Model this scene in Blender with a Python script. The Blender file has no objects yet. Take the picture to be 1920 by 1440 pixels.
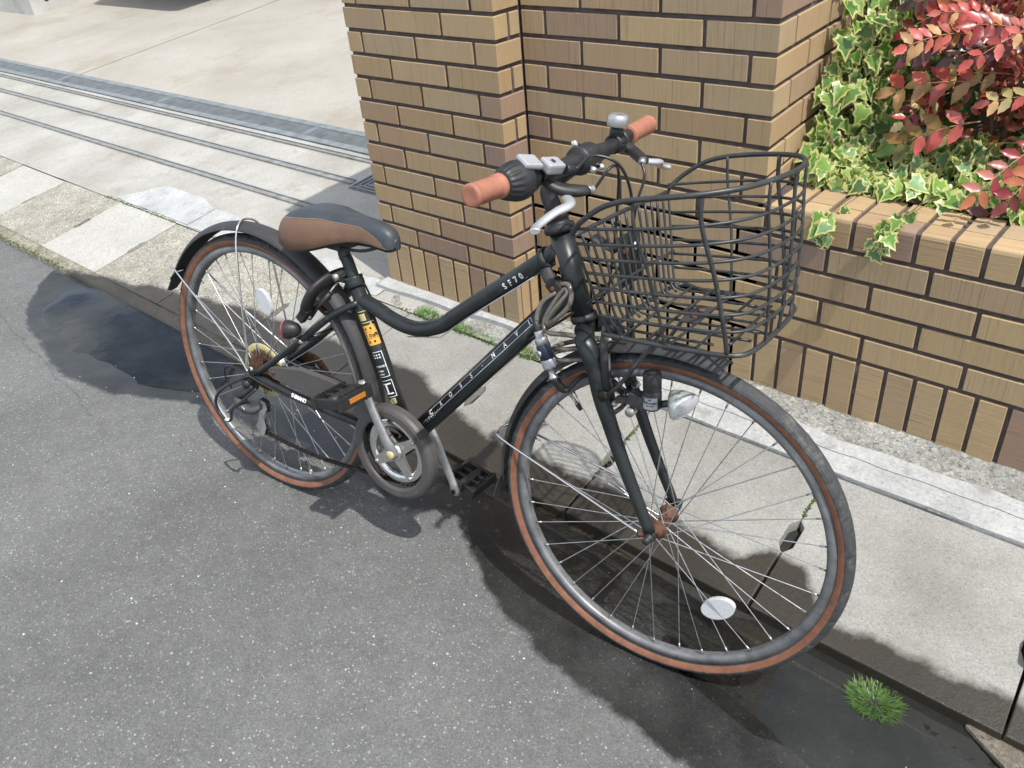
import bpy, bmesh, math, random
import numpy as np
from mathutils import Vector, Matrix, noise

random.seed(7)
R = math.radians
scene = bpy.context.scene
COL = scene.collection

# ------------------------------------------------------------------ camera
cam_d = bpy.data.cameras.new('camera')
cam = bpy.data.objects.new('camera', cam_d)
COL.objects.link(cam)
cam_d.sensor_width = 36.0
cam_d.lens = 36.0 * 1539.6 / 1920.0
cam_d.clip_start = 0.02
cam_d.clip_end = 2000.0
_rt = Vector((0.7501, 0.6562, -0.0819)); _dn = Vector((0.3101, -0.4583, -0.8329)); _fw = Vector((-0.5841, 0.5994, -0.5473))
_m = Matrix.Identity(4)
for i in range(3):
    _m[i][0] = _rt[i]; _m[i][1] = -_dn[i]; _m[i][2] = -_fw[i]
_m[0][3], _m[1][3], _m[2][3] = 1.6134, -1.7215, 1.1505
cam.matrix_world = _m
scene.camera = cam

# ------------------------------------------------------------------ light
CLOUD_OFF = (7.4, 2.6, 1.8)
SUN_EL, SUN_AZ = 62.0, -12.0            # azimuth measured from +X, counter-clockwise
world = bpy.data.worlds.new('World'); scene.world = world
world.use_nodes = True
wn = world.node_tree.nodes; wl = world.node_tree.links
wn.clear()
sky = wn.new('ShaderNodeTexSky'); sky.sky_type = 'NISHITA'; sky.sun_disc = False
sky.sun_elevation = R(SUN_EL); sky.sun_rotation = R(90.0 - SUN_AZ)
sky.air_density = 1.0; sky.dust_density = 1.5
bg = wn.new('ShaderNodeBackground'); bg.inputs['Strength'].default_value = 0.15
wo = wn.new('ShaderNodeOutputWorld')
# broken bright cloud over the whole dome, as the soft fill light of the photograph implies
_tc = wn.new('ShaderNodeTexCoord'); _sp = wn.new('ShaderNodeSeparateXYZ'); wl.new(_tc.outputs['Generated'], _sp.inputs[0])
_az = wn.new('ShaderNodeMath'); _az.operation = 'MAXIMUM'; wl.new(_sp.outputs[2], _az.inputs[0]); _az.inputs[1].default_value = 0.0
_ad = wn.new('ShaderNodeMath'); _ad.operation = 'ADD'; wl.new(_az.outputs[0], _ad.inputs[0]); _ad.inputs[1].default_value = 0.22
_dv = wn.new('ShaderNodeVectorMath'); _dv.operation = 'DIVIDE'; wl.new(_tc.outputs['Generated'], _dv.inputs[0])
_cb = wn.new('ShaderNodeCombineXYZ'); wl.new(_ad.outputs[0], _cb.inputs[0]); wl.new(_ad.outputs[0], _cb.inputs[1]); wl.new(_ad.outputs[0], _cb.inputs[2]); wl.new(_cb.outputs[0], _dv.inputs[1])
_cn = wn.new('ShaderNodeTexNoise'); _cn.inputs['Scale'].default_value = 1.7; _cn.inputs['Detail'].default_value = 7.0; _cn.inputs['Roughness'].default_value = 0.58
_of = wn.new('ShaderNodeVectorMath'); _of.operation = 'ADD'; wl.new(_dv.outputs[0], _of.inputs[0]); _of.inputs[1].default_value = CLOUD_OFF
wl.new(_of.outputs[0], _cn.inputs['Vector'])
_cr = wn.new('ShaderNodeValToRGB'); _cr.color_ramp.elements[0].position = 0.43; _cr.color_ramp.elements[1].position = 0.58
_cr.color_ramp.elements[0].color = (0, 0, 0, 1); _cr.color_ramp.elements[1].color = (0.9, 0.9, 0.9, 1)
wl.new(_cn.outputs['Fac'], _cr.inputs[0])
_mx = wn.new('ShaderNodeMix'); _mx.data_type = 'RGBA'; wl.new(_cr.outputs[0], _mx.inputs[0]); wl.new(sky.outputs[0], _mx.inputs[6]); _mx.inputs[7].default_value = (8.2, 8.5, 8.8, 1)
wl.new(_mx.outputs[2], bg.inputs[0]); wl.new(bg.outputs[0], wo.inputs[0])
sun_d = bpy.data.lights.new('sun', 'SUN'); sun_d.energy = 4.0; sun_d.angle = R(0.7); sun_d.color = (1.0, 0.97, 0.91)
sun = bpy.data.objects.new('sun', sun_d); COL.objects.link(sun)
_sd = Vector((math.cos(R(SUN_EL)) * math.cos(R(SUN_AZ)), math.cos(R(SUN_EL)) * math.sin(R(SUN_AZ)), math.sin(R(SUN_EL))))
sun.rotation_euler = _sd.to_track_quat('Z', 'Y').to_euler()
sun.location = _sd * 20
vs = scene.view_settings
vs.view_transform = 'Standard'; vs.look = 'None'; vs.exposure = 0.30; vs.gamma = 1.0; vs.use_curve_mapping = False

cy = scene.cycles
cy.max_bounces = 7; cy.diffuse_bounces = 3; cy.glossy_bounces = 3; cy.transmission_bounces = 4; cy.transparent_max_bounces = 8
cy.adaptive_threshold = 0.025; cy.caustics_reflective = False; cy.caustics_refractive = False

# ------------------------------------------------------------------ helpers
def tag(o, label=None, cat=None, group=None, kind=None):
    if label: o['label'] = label
    if cat: o['category'] = cat
    if group: o['group'] = group
    if kind: o['kind'] = kind
    return o

def empty(name, loc=(0, 0, 0), parent=None):
    o = bpy.data.objects.new(name, None); COL.objects.link(o)
    o.location = loc; o.empty_display_size = 0.05
    if parent: o.parent = parent
    return o

def link(name, me, parent=None, mat=None):
    o = bpy.data.objects.new(name, me); COL.objects.link(o)
    if parent: o.parent = parent
    if mat is not None and not me.materials: me.materials.append(mat)
    return o

class MB:
    """collects shapes, then links them as one mesh object"""
    def __init__(s): s.v = []; s.f = []; s.mi = []; s.sm = []
    def add(s, vs, fs, mi=0, smooth=False):
        b = len(s.v); s.v.extend([tuple(v) for v in vs])
        for f in fs:
            s.f.append(tuple(b + i for i in f)); s.mi.append(mi); s.sm.append(smooth)
        return s
    def box(s, c, d, rot=None, mi=0):
        hx, hy, hz = d[0] / 2, d[1] / 2, d[2] / 2
        vs = [Vector((x, y, z)) for z in (-hz, hz) for y in (-hy, hy) for x in (-hx, hx)]
        if rot is not None: vs = [rot @ v for v in vs]
        vs = [v + Vector(c) for v in vs]
        return s.add(vs, [(0, 2, 3, 1), (4, 5, 7, 6), (0, 1, 5, 4), (2, 6, 7, 3), (0, 4, 6, 2), (1, 3, 7, 5)], mi)
    def tube(s, pts, r, seg=10, mi=0, closed=False, smooth=True, caps=True, flat=None):
        pts = [Vector(p) for p in pts]; n = len(pts)
        rs = r if isinstance(r, (list, tuple)) else [r] * n
        tans = []
        for i in range(n):
            if closed: t = pts[(i + 1) % n] - pts[i - 1]
            else: t = pts[min(i + 1, n - 1)] - pts[max(i - 1, 0)]
            tans.append(t.normalized())
        ref = Vector((0, 0, 1)) if abs(tans[0].z) < 0.9 else Vector((1, 0, 0))
        if flat is not None: ref = Vector(flat[2])
        nrm = (ref - tans[0] * ref.dot(tans[0])).normalized()
        vs = []
        for i in range(n):
            nrm = (nrm - tans[i] * nrm.dot(tans[i])).normalized()
            b = tans[i].cross(nrm)
            for k in range(seg):
                a = 2 * math.pi * k / seg
                if flat is None: vs.append(pts[i] + (nrm * math.cos(a) + b * math.sin(a)) * rs[i])
                else: vs.append(pts[i] + nrm * math.cos(a) * rs[i] * flat[0] + b * math.sin(a) * rs[i] * flat[1])
        fs = []
        m = n if closed else n - 1
        for i in range(m):
            j = (i + 1) % n
            for k in range(seg):
                l = (k + 1) % seg
                fs.append((i * seg + k, i * seg + l, j * seg + l, j * seg + k))
        s.add(vs, fs, mi, smooth)
        if caps and not closed:
            b = len(s.v) - len(vs)
            s.f.append(tuple(b + k for k in reversed(range(seg)))); s.mi.append(mi); s.sm.append(False)
            s.f.append(tuple(b + (n - 1) * seg + k for k in range(seg))); s.mi.append(mi); s.sm.append(False)
        return s
    def lathe(s, prof, o, ax, seg=32, mi=0, smooth=True, ref=None, a0=0.0, a1=2 * math.pi, mis=None):
        """prof: (radius, height along ax)"""
        ax = Vector(ax).normalized(); o = Vector(o)
        rf = Vector(ref) if ref is not None else (Vector((0, 0, 1)) if abs(ax.z) < 0.9 else Vector((1, 0, 0)))
        e1 = (rf - ax * rf.dot(ax)).normalized(); e2 = ax.cross(e1)
        full = abs(a1 - a0 - 2 * math.pi) < 1e-6
        ns = seg if full else seg + 1
        vs = []
        for k in range(ns):
            a = a0 + (a1 - a0) * k / seg
            dr = e1 * math.cos(a) + e2 * math.sin(a)
            for (r, h_) in prof: vs.append(o + dr * r + ax * h_)
        m = len(prof); b = len(s.v)
        s.v.extend([tuple(v) for v in vs])
        for k in range(seg):
            l = (k + 1) % ns
            for j in range(m - 1):
                s.f.append((b + k * m + j, b + k * m + j + 1, b + l * m + j + 1, b + l * m + j))
                s.mi.append(mis[j] if mis else mi); s.sm.append(smooth)
        return s
    def prism(s, poly, o, ex, ey, th, mi=0):
        """2D polygon in the plane (ex, ey) at o, thickness th along ex x ey (list or single polygon, convex or not)"""
        ex = Vector(ex); ey = Vector(ey); ez = ex.cross(ey).normalized(); o = Vector(o); n = len(poly)
        vs = [o + ex * p[0] + ey * p[1] for p in poly] + [o + ex * p[0] + ey * p[1] + ez * th for p in poly]
        fs = [tuple(reversed(range(n))), tuple(range(n, 2 * n))] + [(i, (i + 1) % n, n + (i + 1) % n, n + i) for i in range(n)]
        return s.add(vs, fs, mi)
    def ball(s, c, r, mi=0, seg=12, rings=8, sc=(1, 1, 1), rot=None):
        vs = []; fs = []
        for i in range(rings + 1):
            t = math.pi * i / rings
            for k in range(seg):
                a = 2 * math.pi * k / seg
                v = Vector((math.sin(t) * math.cos(a) * r * sc[0], math.sin(t) * math.sin(a) * r * sc[1], math.cos(t) * r * sc[2]))
                if rot is not None: v = rot @ v
                vs.append(v + Vector(c))
        for i in range(rings):
            for k in range(seg):
                l = (k + 1) % seg
                fs.append((i * seg + k, (i + 1) * seg + k, (i + 1) * seg + l, i * seg + l))
        return s.add(vs, fs, mi, True)
    def mesh(s, name, mats=None):
        me = bpy.data.meshes.new(name)
        me.from_pydata(s.v, [], s.f)
        me.polygons.foreach_set('material_index', s.mi)
        me.polygons.foreach_set('use_smooth', s.sm)
        for m in (mats or []): me.materials.append(m)
        me.update()
        return me
    def build(s, name, mats, parent=None, bevel=0.0):
        if not isinstance(mats, (list, tuple)): mats = [mats]
        me = s.mesh(name, mats)
        if bevel:
            bm = bmesh.new(); bm.from_mesh(me)
            bmesh.ops.remove_doubles(bm, verts=bm.verts, dist=1e-6)
            es = [e for e in bm.edges if len(e.link_faces) == 2 and e.calc_face_angle(0) > 0.6]
            bmesh.ops.bevel(bm, geom=es, offset=bevel, segments=2, profile=0.6, affect='EDGES', clamp_overlap=True)
            for f in bm.faces: f.smooth = False
            bm.to_mesh(me); bm.free()
        return link(name, me, parent)

def spline(pts, n=8):
    """Catmull-Rom through points"""
    P = [Vector(p) for p in pts]; out = []
    Q = [P[0] * 2 - P[1]] + P + [P[-1] * 2 - P[-2]]
    for i in range(1, len(Q) - 2):
        for k in range(n):
            t = k / n
            out.append(0.5 * ((2 * Q[i]) + (Q[i + 1] - Q[i - 1]) * t + (2 * Q[i - 1] - 5 * Q[i] + 4 * Q[i + 1] - Q[i + 2]) * t * t + (3 * Q[i] - Q[i - 1] - 3 * Q[i + 1] + Q[i + 2]) * t ** 3))
    out.append(P[-1])
    return out

# ------------------------------------------------------------------ materials
class NT:
    def __init__(s, name):
        s.mat = bpy.data.materials.new(name); s.mat.use_nodes = True
        s.t = s.mat.node_tree; s.n = s.t.nodes; s.l = s.t.links
        s.n.clear()
        s.out = s.n.new('ShaderNodeOutputMaterial'); s.b = s.n.new('ShaderNodeBsdfPrincipled')
        s.l.new(s.b.outputs[0], s.out.inputs[0])
    def set(s, **k):
        for a, v in k.items():
            s.plug(s.b.inputs[a.replace('_', ' ')], v)
        return s
    def plug(s, sock, v):
        if isinstance(v, bpy.types.NodeSocket): s.l.new(v, sock)
        elif isinstance(v, bpy.types.Node): s.l.new(v.outputs[0], sock)
        else:
            if isinstance(v, tuple) and len(v) == 3 and sock.type == 'RGBA': v = v + (1.0,)
            sock.default_value = v
    def node(s, typ, ins=None, **props):
        nd = s.n.new(typ)
        for a, v in props.items(): setattr(nd, a, v)
        for k, v in (ins or {}).items(): s.plug(nd.inputs[k], v)
        return nd
    def coord(s, kind='Object'):
        if kind == 'World': return s.node('ShaderNodeNewGeometry').outputs['Position']
        return s.node('ShaderNodeTexCoord').outputs[kind]
    def scale(s, vec, sc, off=(0, 0, 0)):
        nd = s.node('ShaderNodeMapping', {'Vector': vec})
        nd.inputs['Scale'].default_value = sc if isinstance(sc, tuple) else (sc, sc, sc)
        s.plug(nd.inputs['Location'], off)
        return nd.outputs[0]
    def noise(s, vec, sc=5, det=4, rough=0.55, dist=0.0):
        nd = s.node('ShaderNodeTexNoise', {'Vector': vec, 'Scale': sc, 'Detail': det, 'Roughness': rough, 'Distortion': dist})
        return nd.outputs['Fac']
    def voro(s, vec, sc, feature='F1', out='Distance', rnd=1.0):
        nd = s.node('ShaderNodeTexVoronoi', {'Vector': vec, 'Scale': sc, 'Randomness': rnd}, feature=feature)
        return nd.outputs[out]
    def ramp(s, fac, stops, interp='LINEAR'):
        nd = s.node('ShaderNodeValToRGB', {'Fac': fac})
        cr = nd.color_ramp; cr.interpolation = interp
        while len(cr.elements) < len(stops): cr.elements.new(0.5)
        for e, (p, c) in zip(cr.elements, stops):
            e.position = p; e.color = (c, c, c, 1) if isinstance(c, (int, float)) else tuple(c) + (1,)
        return nd.outputs[0]
    def math(s, op, a, b=0.0, c=None, clamp=False):
        nd = s.node('ShaderNodeMath', operation=op); nd.use_clamp = clamp
        s.plug(nd.inputs[0], a); s.plug(nd.inputs[1], b)
        if c is not None: s.plug(nd.inputs[2], c)
        return nd.outputs[0]
    def mix(s, fac, a, b, blend='MIX'):
        nd = s.node('ShaderNodeMix', data_type='RGBA', blend_type=blend)
        s.plug(nd.inputs[0], fac); s.plug(nd.inputs[6], a); s.plug(nd.inputs[7], b)
        return nd.outputs[2]
    def bump(s, h, strength=0.5, dist=0.002):
        nd = s.node('ShaderNodeBump', {'Height': h, 'Strength': strength, 'Distance': dist})
        s.l.new(nd.outputs[0], s.b.inputs['Normal']); return nd
    def sep(s, vec):
        nd = s.node('ShaderNodeSeparateXYZ', {'Vector': vec}); return nd.outputs
    def rand(s): return s.node('ShaderNodeObjectInfo').outputs['Random']

def simple(name, col, rough=0.5, metal=0.0, var=0.15, sc=40, bump=0.0, spec=None, coat=0.0, dirt=None):
    m = NT(name); c = m.coord()
    n = m.noise(c, sc, 5, 0.6)
    lo = tuple(x * (1 - var) for x in col); hi = tuple(min(1, x * (1 + var)) for x in col)
    colr = m.ramp(n, [(0.3, lo), (0.7, hi)])
    if dirt:
        d = m.ramp(m.noise(c, dirt[1], 6, 0.7), [(dirt[2], 0.0), (dirt[2] + 0.14, 1.0)])
        colr = m.mix(d, colr, dirt[0])
    m.set(Base_Color=colr, Metallic=metal, Roughness=m.math('ADD', m.math('MULTIPLY', n, 0.18), rough - 0.09))
    if spec is not None: m.b.inputs['Specular IOR Level'].default_value = spec
    if coat: m.b.inputs['Coat Weight'].default_value = coat
    if bump: m.bump(m.noise(c, sc * 6, 4, 0.6), bump, 0.001)
    return m.mat

# wet-ground mask: the wet stretch along the gutter, as a curve of y against x on either side
WX0, WX1 = -2.6, 2.0
WET_ROAD = [(-2.6, -0.58), (-2.3, -0.60), (-2.15, -0.76), (-1.82, -0.93), (-1.53, -0.985), (-1.25, -1.02), (-0.985, -0.975), (-0.76, -0.87), (-0.53, -0.81), (0.04, -0.79), (0.26, -0.77), (0.38, -0.71), (0.47, -0.77), (0.60, -0.855), (0.825, -0.92), (1.0, -0.935), (1.21, -0.94), (2.0, -1.0)]
WET_SLAB = [(-2.6, -0.62), (-2.2, -0.585), (-1.6, -0.46), (-1.42, -0.43), (-1.04, -0.35), (-0.6, -0.335), (-0.12, -0.325), (0.11, -0.39), (0.21, -0.42), (0.52, -0.40), (0.82, -0.405), (1.035, -0.412), (1.08, -0.36), (1.16, -0.37), (1.25, -0.475), (1.35, -0.47), (1.5, -0.45), (2.0, -0.42)]
def wet_mask(m, soft=0.018):
    pos = m.coord('World'); x, y, z = m.sep(pos)
    t = m.math('DIVIDE', m.math('SUBTRACT', x, WX0), WX1 - WX0, clamp=True)
    def curve(pts):
        return m.math('MULTIPLY', m.ramp(t, [((px - WX0) / (WX1 - WX0), -py / 1.2) for px, py in pts]), -1.2)
    nz = m.math('SUBTRACT', m.noise(pos, 4.2, 6, 0.7), 0.5)
    yy = m.math('ADD', y, m.math('MULTIPLY', nz, 0.12))
    a = m.math('DIVIDE', m.math('SUBTRACT', yy, curve(WET_ROAD)), soft, clamp=True)
    b = m.math('DIVIDE', m.math('SUBTRACT', curve(WET_SLAB), yy), soft * 1.6, clamp=True)
    return m.math('MULTIPLY', a, b)

def mat_asphalt():
    m = NT('asphalt'); pos = m.coord('World')
    cells = m.node('ShaderNodeTexVoronoi', {'Vector': pos, 'Scale': 300.0})
    cr = m.sep(cells.outputs['Color'])
    grain = m.ramp(cr[0], [(0.0, 0.075), (0.5, 0.125), (0.88, 0.175), (0.972, 0.21), (0.988, 0.42), (1.0, 0.62)])
    fine = m.noise(pos, 560, 3, 0.75)
    big = m.noise(pos, 1.9, 6, 0.66)
    mid = m.noise(pos, 26, 4, 0.7)
    col = m.mix(0.5, grain, m.ramp(fine, [(0.30, 0.06), (0.70, 0.245)]))
    tint = m.ramp(cr[1], [(0.0, (0.96, 1.0, 1.0)), (0.8, (0.98, 1.0, 0.985)), (1.0, (1.14, 1.0, 0.82))])
    col = m.mix(1.0, col, tint, 'MULTIPLY')
    col = m.mix(1.0, col, m.ramp(big, [(0.28, 0.70), (0.5, 0.88), (0.72, 1.06)]), 'MULTIPLY')
    col = m.mix(1.0, col, m.ramp(mid, [(0.25, 0.86), (0.75, 1.12)]), 'MULTIPLY')
    stones = m.node('ShaderNodeTexVoronoi', {'Vector': pos, 'Scale': 95.0})
    sr = m.sep(stones.outputs['Color'])
    sm = m.math('MULTIPLY', m.math('LESS_THAN', stones.outputs['Distance'], m.math('MULTIPLY', sr[2], 0.32)), m.math('GREATER_THAN', sr[0], 0.84))
    col = m.mix(m.math('MULTIPLY', sm, 0.8), col, m.ramp(sr[1], [(0, (0.10, 0.105, 0.10)), (0.5, (0.21, 0.22, 0.21)), (0.9, (0.30, 0.30, 0.28)), (1.0, (0.44, 0.40, 0.32))]))
    # a faint old patch seam
    x, y, z = m.sep(pos)
    sx = m.math('ABSOLUTE', m.math('ADD', m.math('ADD', y, 1.16), m.math('ADD', m.math('MULTIPLY', x, 0.10), m.math('MULTIPLY', m.math('SUBTRACT', m.noise(pos, 7, 5, 0.7), 0.5), 0.10))))
    seam = m.math('MULTIPLY', m.math('SUBTRACT', 1.0, m.math('DIVIDE', sx, 0.006, clamp=True)), m.math('LESS_THAN', x, -0.9))
    col = m.mix(m.math('MULTIPLY', seam, 0.5), col, (0.05, 0.05, 0.05))
    wet = wet_mask(m)
    damp = m.math('MULTIPLY', wet, m.ramp(m.noise(pos, 5.5, 5, 0.65), [(0.3, 0.80), (0.6, 1.0)]))
    wcol = m.mix(1.0, col, (0.105, 0.105, 0.10), 'MULTIPLY')
    m.set(Base_Color=m.mix(damp, col, wcol), Roughness=m.math('SUBTRACT', 0.9, m.math('MULTIPLY', wet, 0.56)))
    hgt = m.math('ADD', m.math('MULTIPLY', cells.outputs['Distance'], -0.8), m.math('MULTIPLY', fine, 0.6))
    bp = m.bump(hgt, 0.42, 0.0028)
    m.l.new(m.math('SUBTRACT', 0.45, m.math('MULTIPLY', wet, 0.26)), bp.inputs['Strength'])
    return m.mat

def mat_concrete(name, lo, hi, speck=0.3, wet=False, scale=3.0, rough=0.85, stain=None, bump=0.35, pit=0.0, grain_sc=160.0):
    m = NT(name); pos = m.coord('World')
    big = m.noise(pos, scale, 6, 0.62)
    col = m.ramp(big, [(0.28, lo), (0.72, hi)])
    cells = m.node('ShaderNodeTexVoronoi', {'Vector': pos, 'Scale': grain_sc})
    cr = m.sep(cells.outputs['Color'])
    g = m.ramp(cr[0], [(0.0, 1 - speck * 1.3), (0.12, 1 - speck * 0.5), (0.6, 1.0), (0.9, 1 + speck * 0.4), (1.0, 1 + speck)])
    col = m.mix(1.0, col, g, 'MULTIPLY')
    fine = m.noise(pos, 300, 3, 0.7)
    col = m.mix(1.0, col, m.ramp(fine, [(0.3, 1 - speck * 0.7), (0.7, 1 + speck * 0.5)]), 'MULTIPLY')
    if stain:
        st = m.ramp(m.noise(m.scale(pos, (1, 1, 1), (3.1, 0.7, 0)), stain[1], 6, 0.7), [(stain[2], 0.0), (stain[2] + 0.1, 1.0)])
        col = m.mix(m.math('MULTIPLY', st, stain[3]), col, stain[0])
    r = rough
    if wet:
        w = wet_mask(m)
        col = m.mix(w, col, m.mix(1.0, col, (0.125, 0.108, 0.086), 'MULTIPLY'))
        r = m.math('SUBTRACT', rough, m.math('MULTIPLY', w, 0.48))
    m.set(Base_Color=col, Roughness=r)
    hgt = m.math('ADD', m.math('MULTIPLY', fine, 0.5), m.math('MULTIPLY', m.noise(pos, 60, 4, 0.75), 1.0))
    if pit: hgt = m.math('SUBTRACT', hgt, m.math('MULTIPLY', m.ramp(m.noise(pos, 38, 5, 0.7), [(0.30, 1.0), (0.44, 0.0)]), pit))
    m.bump(hgt, bump, 0.004)
    return m.mat

def mat_brick():
    m = NT('grooved_brick')
    c = m.coord('Object'); rnd = m.rand()
    off = m.node('ShaderNodeCombineXYZ', {'X': m.math('MULTIPLY', rnd, 37.0), 'Y': m.math('MULTIPLY', rnd, 11.0), 'Z': m.math('MULTIPLY', rnd, 53.0)})
    base = m.ramp(rnd, [(0.0, (0.345, 0.235, 0.130)), (0.14, (0.405, 0.285, 0.155)), (0.30, (0.440, 0.315, 0.172)), (0.50, (0.405, 0.295, 0.170)), (0.62, (0.360, 0.272, 0.165)), (0.74, (0.385, 0.258, 0.150)), (0.82, (0.300, 0.200, 0.135)), (0.88, (0.275, 0.192, 0.145)), (0.94, (0.375, 0.265, 0.150)), (1.0, (0.42, 0.30, 0.160))])
    blot = m.noise(m.scale(c, (1, 1, 1), off.outputs[0]), 9, 3, 0.5)
    base = m.mix(m.ramp(blot, [(0.48, 0.0), (0.8, 0.35)]), base, (0.345, 0.230, 0.135))
    grain = m.noise(m.scale(c, (260, 260, 7), off.outputs[0]), 1.0, 5, 0.62)
    fine = m.noise(m.scale(c, (900, 900, 60), off.outputs[0]), 1.0, 2, 0.6)
    deep = m.ramp(m.noise(m.scale(c, (190, 190, 3.0), off.outputs[0]), 1.0, 3, 0.5), [(0.335, 1.0), (0.40, 0.0)])
    col = m.mix(1.0, base, m.ramp(grain, [(0.28, 0.88), (0.5, 1.0), (0.74, 1.08)]), 'MULTIPLY')
    col = m.mix(m.math('MULTIPLY', deep, 0.26), col, (0.12, 0.075, 0.045))
    pits = m.ramp(m.noise(c, 420, 2, 0.5), [(0.26, 0.6), (0.36, 1.0)])
    col = m.mix(1.0, col, pits, 'MULTIPLY')
    m.set(Base_Color=col, Roughness=0.72)
    h_ = m.math('ADD', m.math('MULTIPLY', grain, 1.0), m.math('MULTIPLY', fine, 0.35))
    h_ = m.math('SUBTRACT', h_, m.math('MULTIPLY', deep, 0.5))
    m.bump(h_, 0.5, 0.002)
    return m.mat

M = {}
M['asphalt'] = mat_asphalt()
M['slab'] = mat_concrete('slab_concrete', (0.205, 0.203, 0.182), (0.325, 0.322, 0.298), 0.20, True, 4.0, stain=((0.22, 0.205, 0.17), 5, 0.56, 0.5), bump=0.35, grain_sc=300)
M['slab_rough'] = mat_concrete('slab_rough', (0.25, 0.235, 0.195), (0.40, 0.38, 0.325), 0.6, True, 6.0, stain=((0.2, 0.185, 0.14), 14, 0.52, 0.7), bump=0.5, grain_sc=220)
M['slab_pale'] = mat_concrete('slab_pale', (0.34, 0.33, 0.30), (0.43, 0.42, 0.39), 0.18, True, 4.0, bump=0.25)
M['kerb'] = mat_concrete('kerb_concrete', (0.20, 0.185, 0.14), (0.36, 0.335, 0.27), 0.6, True, 8.0, bump=0.9, stain=((0.13, 0.125, 0.07), 9, 0.5, 0.7))
M['drive'] = mat_concrete('drive_concrete', (0.285, 0.265, 0.225), (0.37, 0.35, 0.31), 0.10, False, 1.1, stain=((0.25, 0.215, 0.16), 1.7, 0.52, 0.5), bump=0.15)
M['drive_front'] = mat_concrete('apron_concrete', (0.27, 0.258, 0.225), (0.40, 0.388, 0.36), 0.13, False, 2.2, stain=((0.22, 0.205, 0.165), 4.0, 0.56, 0.5), bump=0.2)
M['cement'] = mat_concrete('cement_grey', (0.21, 0.21, 0.19), (0.34, 0.34, 0.315), 0.45, False, 9.0, stain=((0.50, 0.47, 0.38), 15, 0.56, 0.9), bump=0.9, pit=0.5)
M['white_mortar'] = mat_concrete('white_mortar', (0.30, 0.305, 0.30), (0.46, 0.465, 0.46), 0.16, False, 6.0, stain=((0.24, 0.24, 0.225), 13, 0.58, 0.8), bump=0.35)
M['broken'] = mat_concrete('broken_cement', (0.30, 0.30, 0.275), (0.50, 0.50, 0.47), 0.3, False, 7.0, stain=((0.62, 0.62, 0.6), 8, 0.5, 0.7), bump=0.7)
M['block'] = mat_concrete('block_concrete', (0.42, 0.415, 0.385), (0.60, 0.595, 0.57), 0.12, False, 2.0, stain=((0.32, 0.31, 0.27), 3, 0.56, 0.6), bump=0.3)
M['brick'] = mat_brick()
M['mortar'] = simple('dark_mortar', (0.085, 0.066, 0.062), 0.9, 0, 0.35, 30, 0.4, dirt=((0.30, 0.30, 0.32), 5.0, 0.64))
M['soil'] = simple('soil', (0.035, 0.024, 0.016), 0.95, 0, 0.5, 60, 0.9)
M['steel'] = simple('galvanised_steel', (0.20, 0.225, 0.235), 0.6, 0.25, 0.25, 12, 0.1)
M['rail'] = simple('rail_steel', (0.30, 0.295, 0.28), 0.5, 0.4, 0.3, 18, 0.1, dirt=((0.30, 0.17, 0.08), 3.0, 0.60))
M['dark_gap'] = simple('dark_gap', (0.02, 0.019, 0.016), 0.95, 0, 0.4, 60)
M['cast_iron'] = simple('cast_iron', (0.19, 0.19, 0.185), 0.6, 0.4, 0.3, 30)
M['stone'] = mat_concrete('wet_stone', (0.10, 0.085, 0.062), (0.17, 0.15, 0.115), 0.4, False, 12, rough=0.6, bump=0.7)
w_ = NT('puddle_water')
_nrm = w_.node('ShaderNodeBump', {'Height': w_.noise(w_.coord('World'), 16, 2, 0.5), 'Strength': 0.03, 'Distance': 0.01})
_fr = w_.node('ShaderNodeFresnel', {'IOR': 1.333, 'Normal': _nrm.outputs[0]})
_gl = w_.node('ShaderNodeBsdfGlossy', {'Color': (1.0, 1.0, 1.0), 'Roughness': 0.01, 'Normal': _nrm.outputs[0]})
_tr = w_.node('ShaderNodeBsdfTransparent', {'Color': (0.82, 0.84, 0.82)})
_mx = w_.node('ShaderNodeMixShader', {0: _fr.outputs[0], 1: _tr.outputs[0], 2: _gl.outputs[0]})
w_.l.new(_mx.outputs[0], w_.out.inputs[0])
M['water'] = w_.mat

# ------------------------------------------------------------------ ground
SK = math.tan(R(4.5))                       # the plot lines run 4.5 degrees off square
def smooth(a, b, x):
    t = min(1, max(0, (x - a) / (b - a))); return t * t * (3 - 2 * t)
def z_slab(y): return -0.163 + 0.149 * (y - 0.1)
def z_drive(y): return -0.163 + 0.105 * (y - 0.1) if y > 0.1 else z_slab(y)
def z_road(x, y):
    off = -0.03 * (min(1.1, max(-0.1, x)) - 0.5)
    if x < -0.1: off = 0.018 - 0.026 * smooth(-0.1, -0.95, x)
    return -0.277 + 0.05 * min(1.2, -0.66 - y) + off + 0.0022 * noise.noise((x * 3.1, y * 3.1, 0)) + 0.0012 * noise.noise((x * 11, y * 11, 4))

def grid(name, xs, ys, zf, mat, skew=0.0, parent=None):
    vs = []; fs = []; nx, ny = len(xs), len(ys)
    for y in ys:
        for x in xs:
            X = x - skew * y
            vs.append((X, y, zf(X, y)))
    for j in range(ny - 1):
        for i in range(nx - 1):
            a = j * nx + i
            fs.append((a, a + 1, a + nx + 1, a + nx))
    me = bpy.data.meshes.new(name); me.from_pydata(vs, [], fs)
    me.polygons.foreach_set('use_smooth', [True] * len(fs)); me.materials.append(mat); me.update()
    return link(name, me, parent)
def rng(a, b, st):
    n = max(1, int(round((b - a) / st))); return [a + (b - a) * i / n for i in range(n + 1)]

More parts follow.
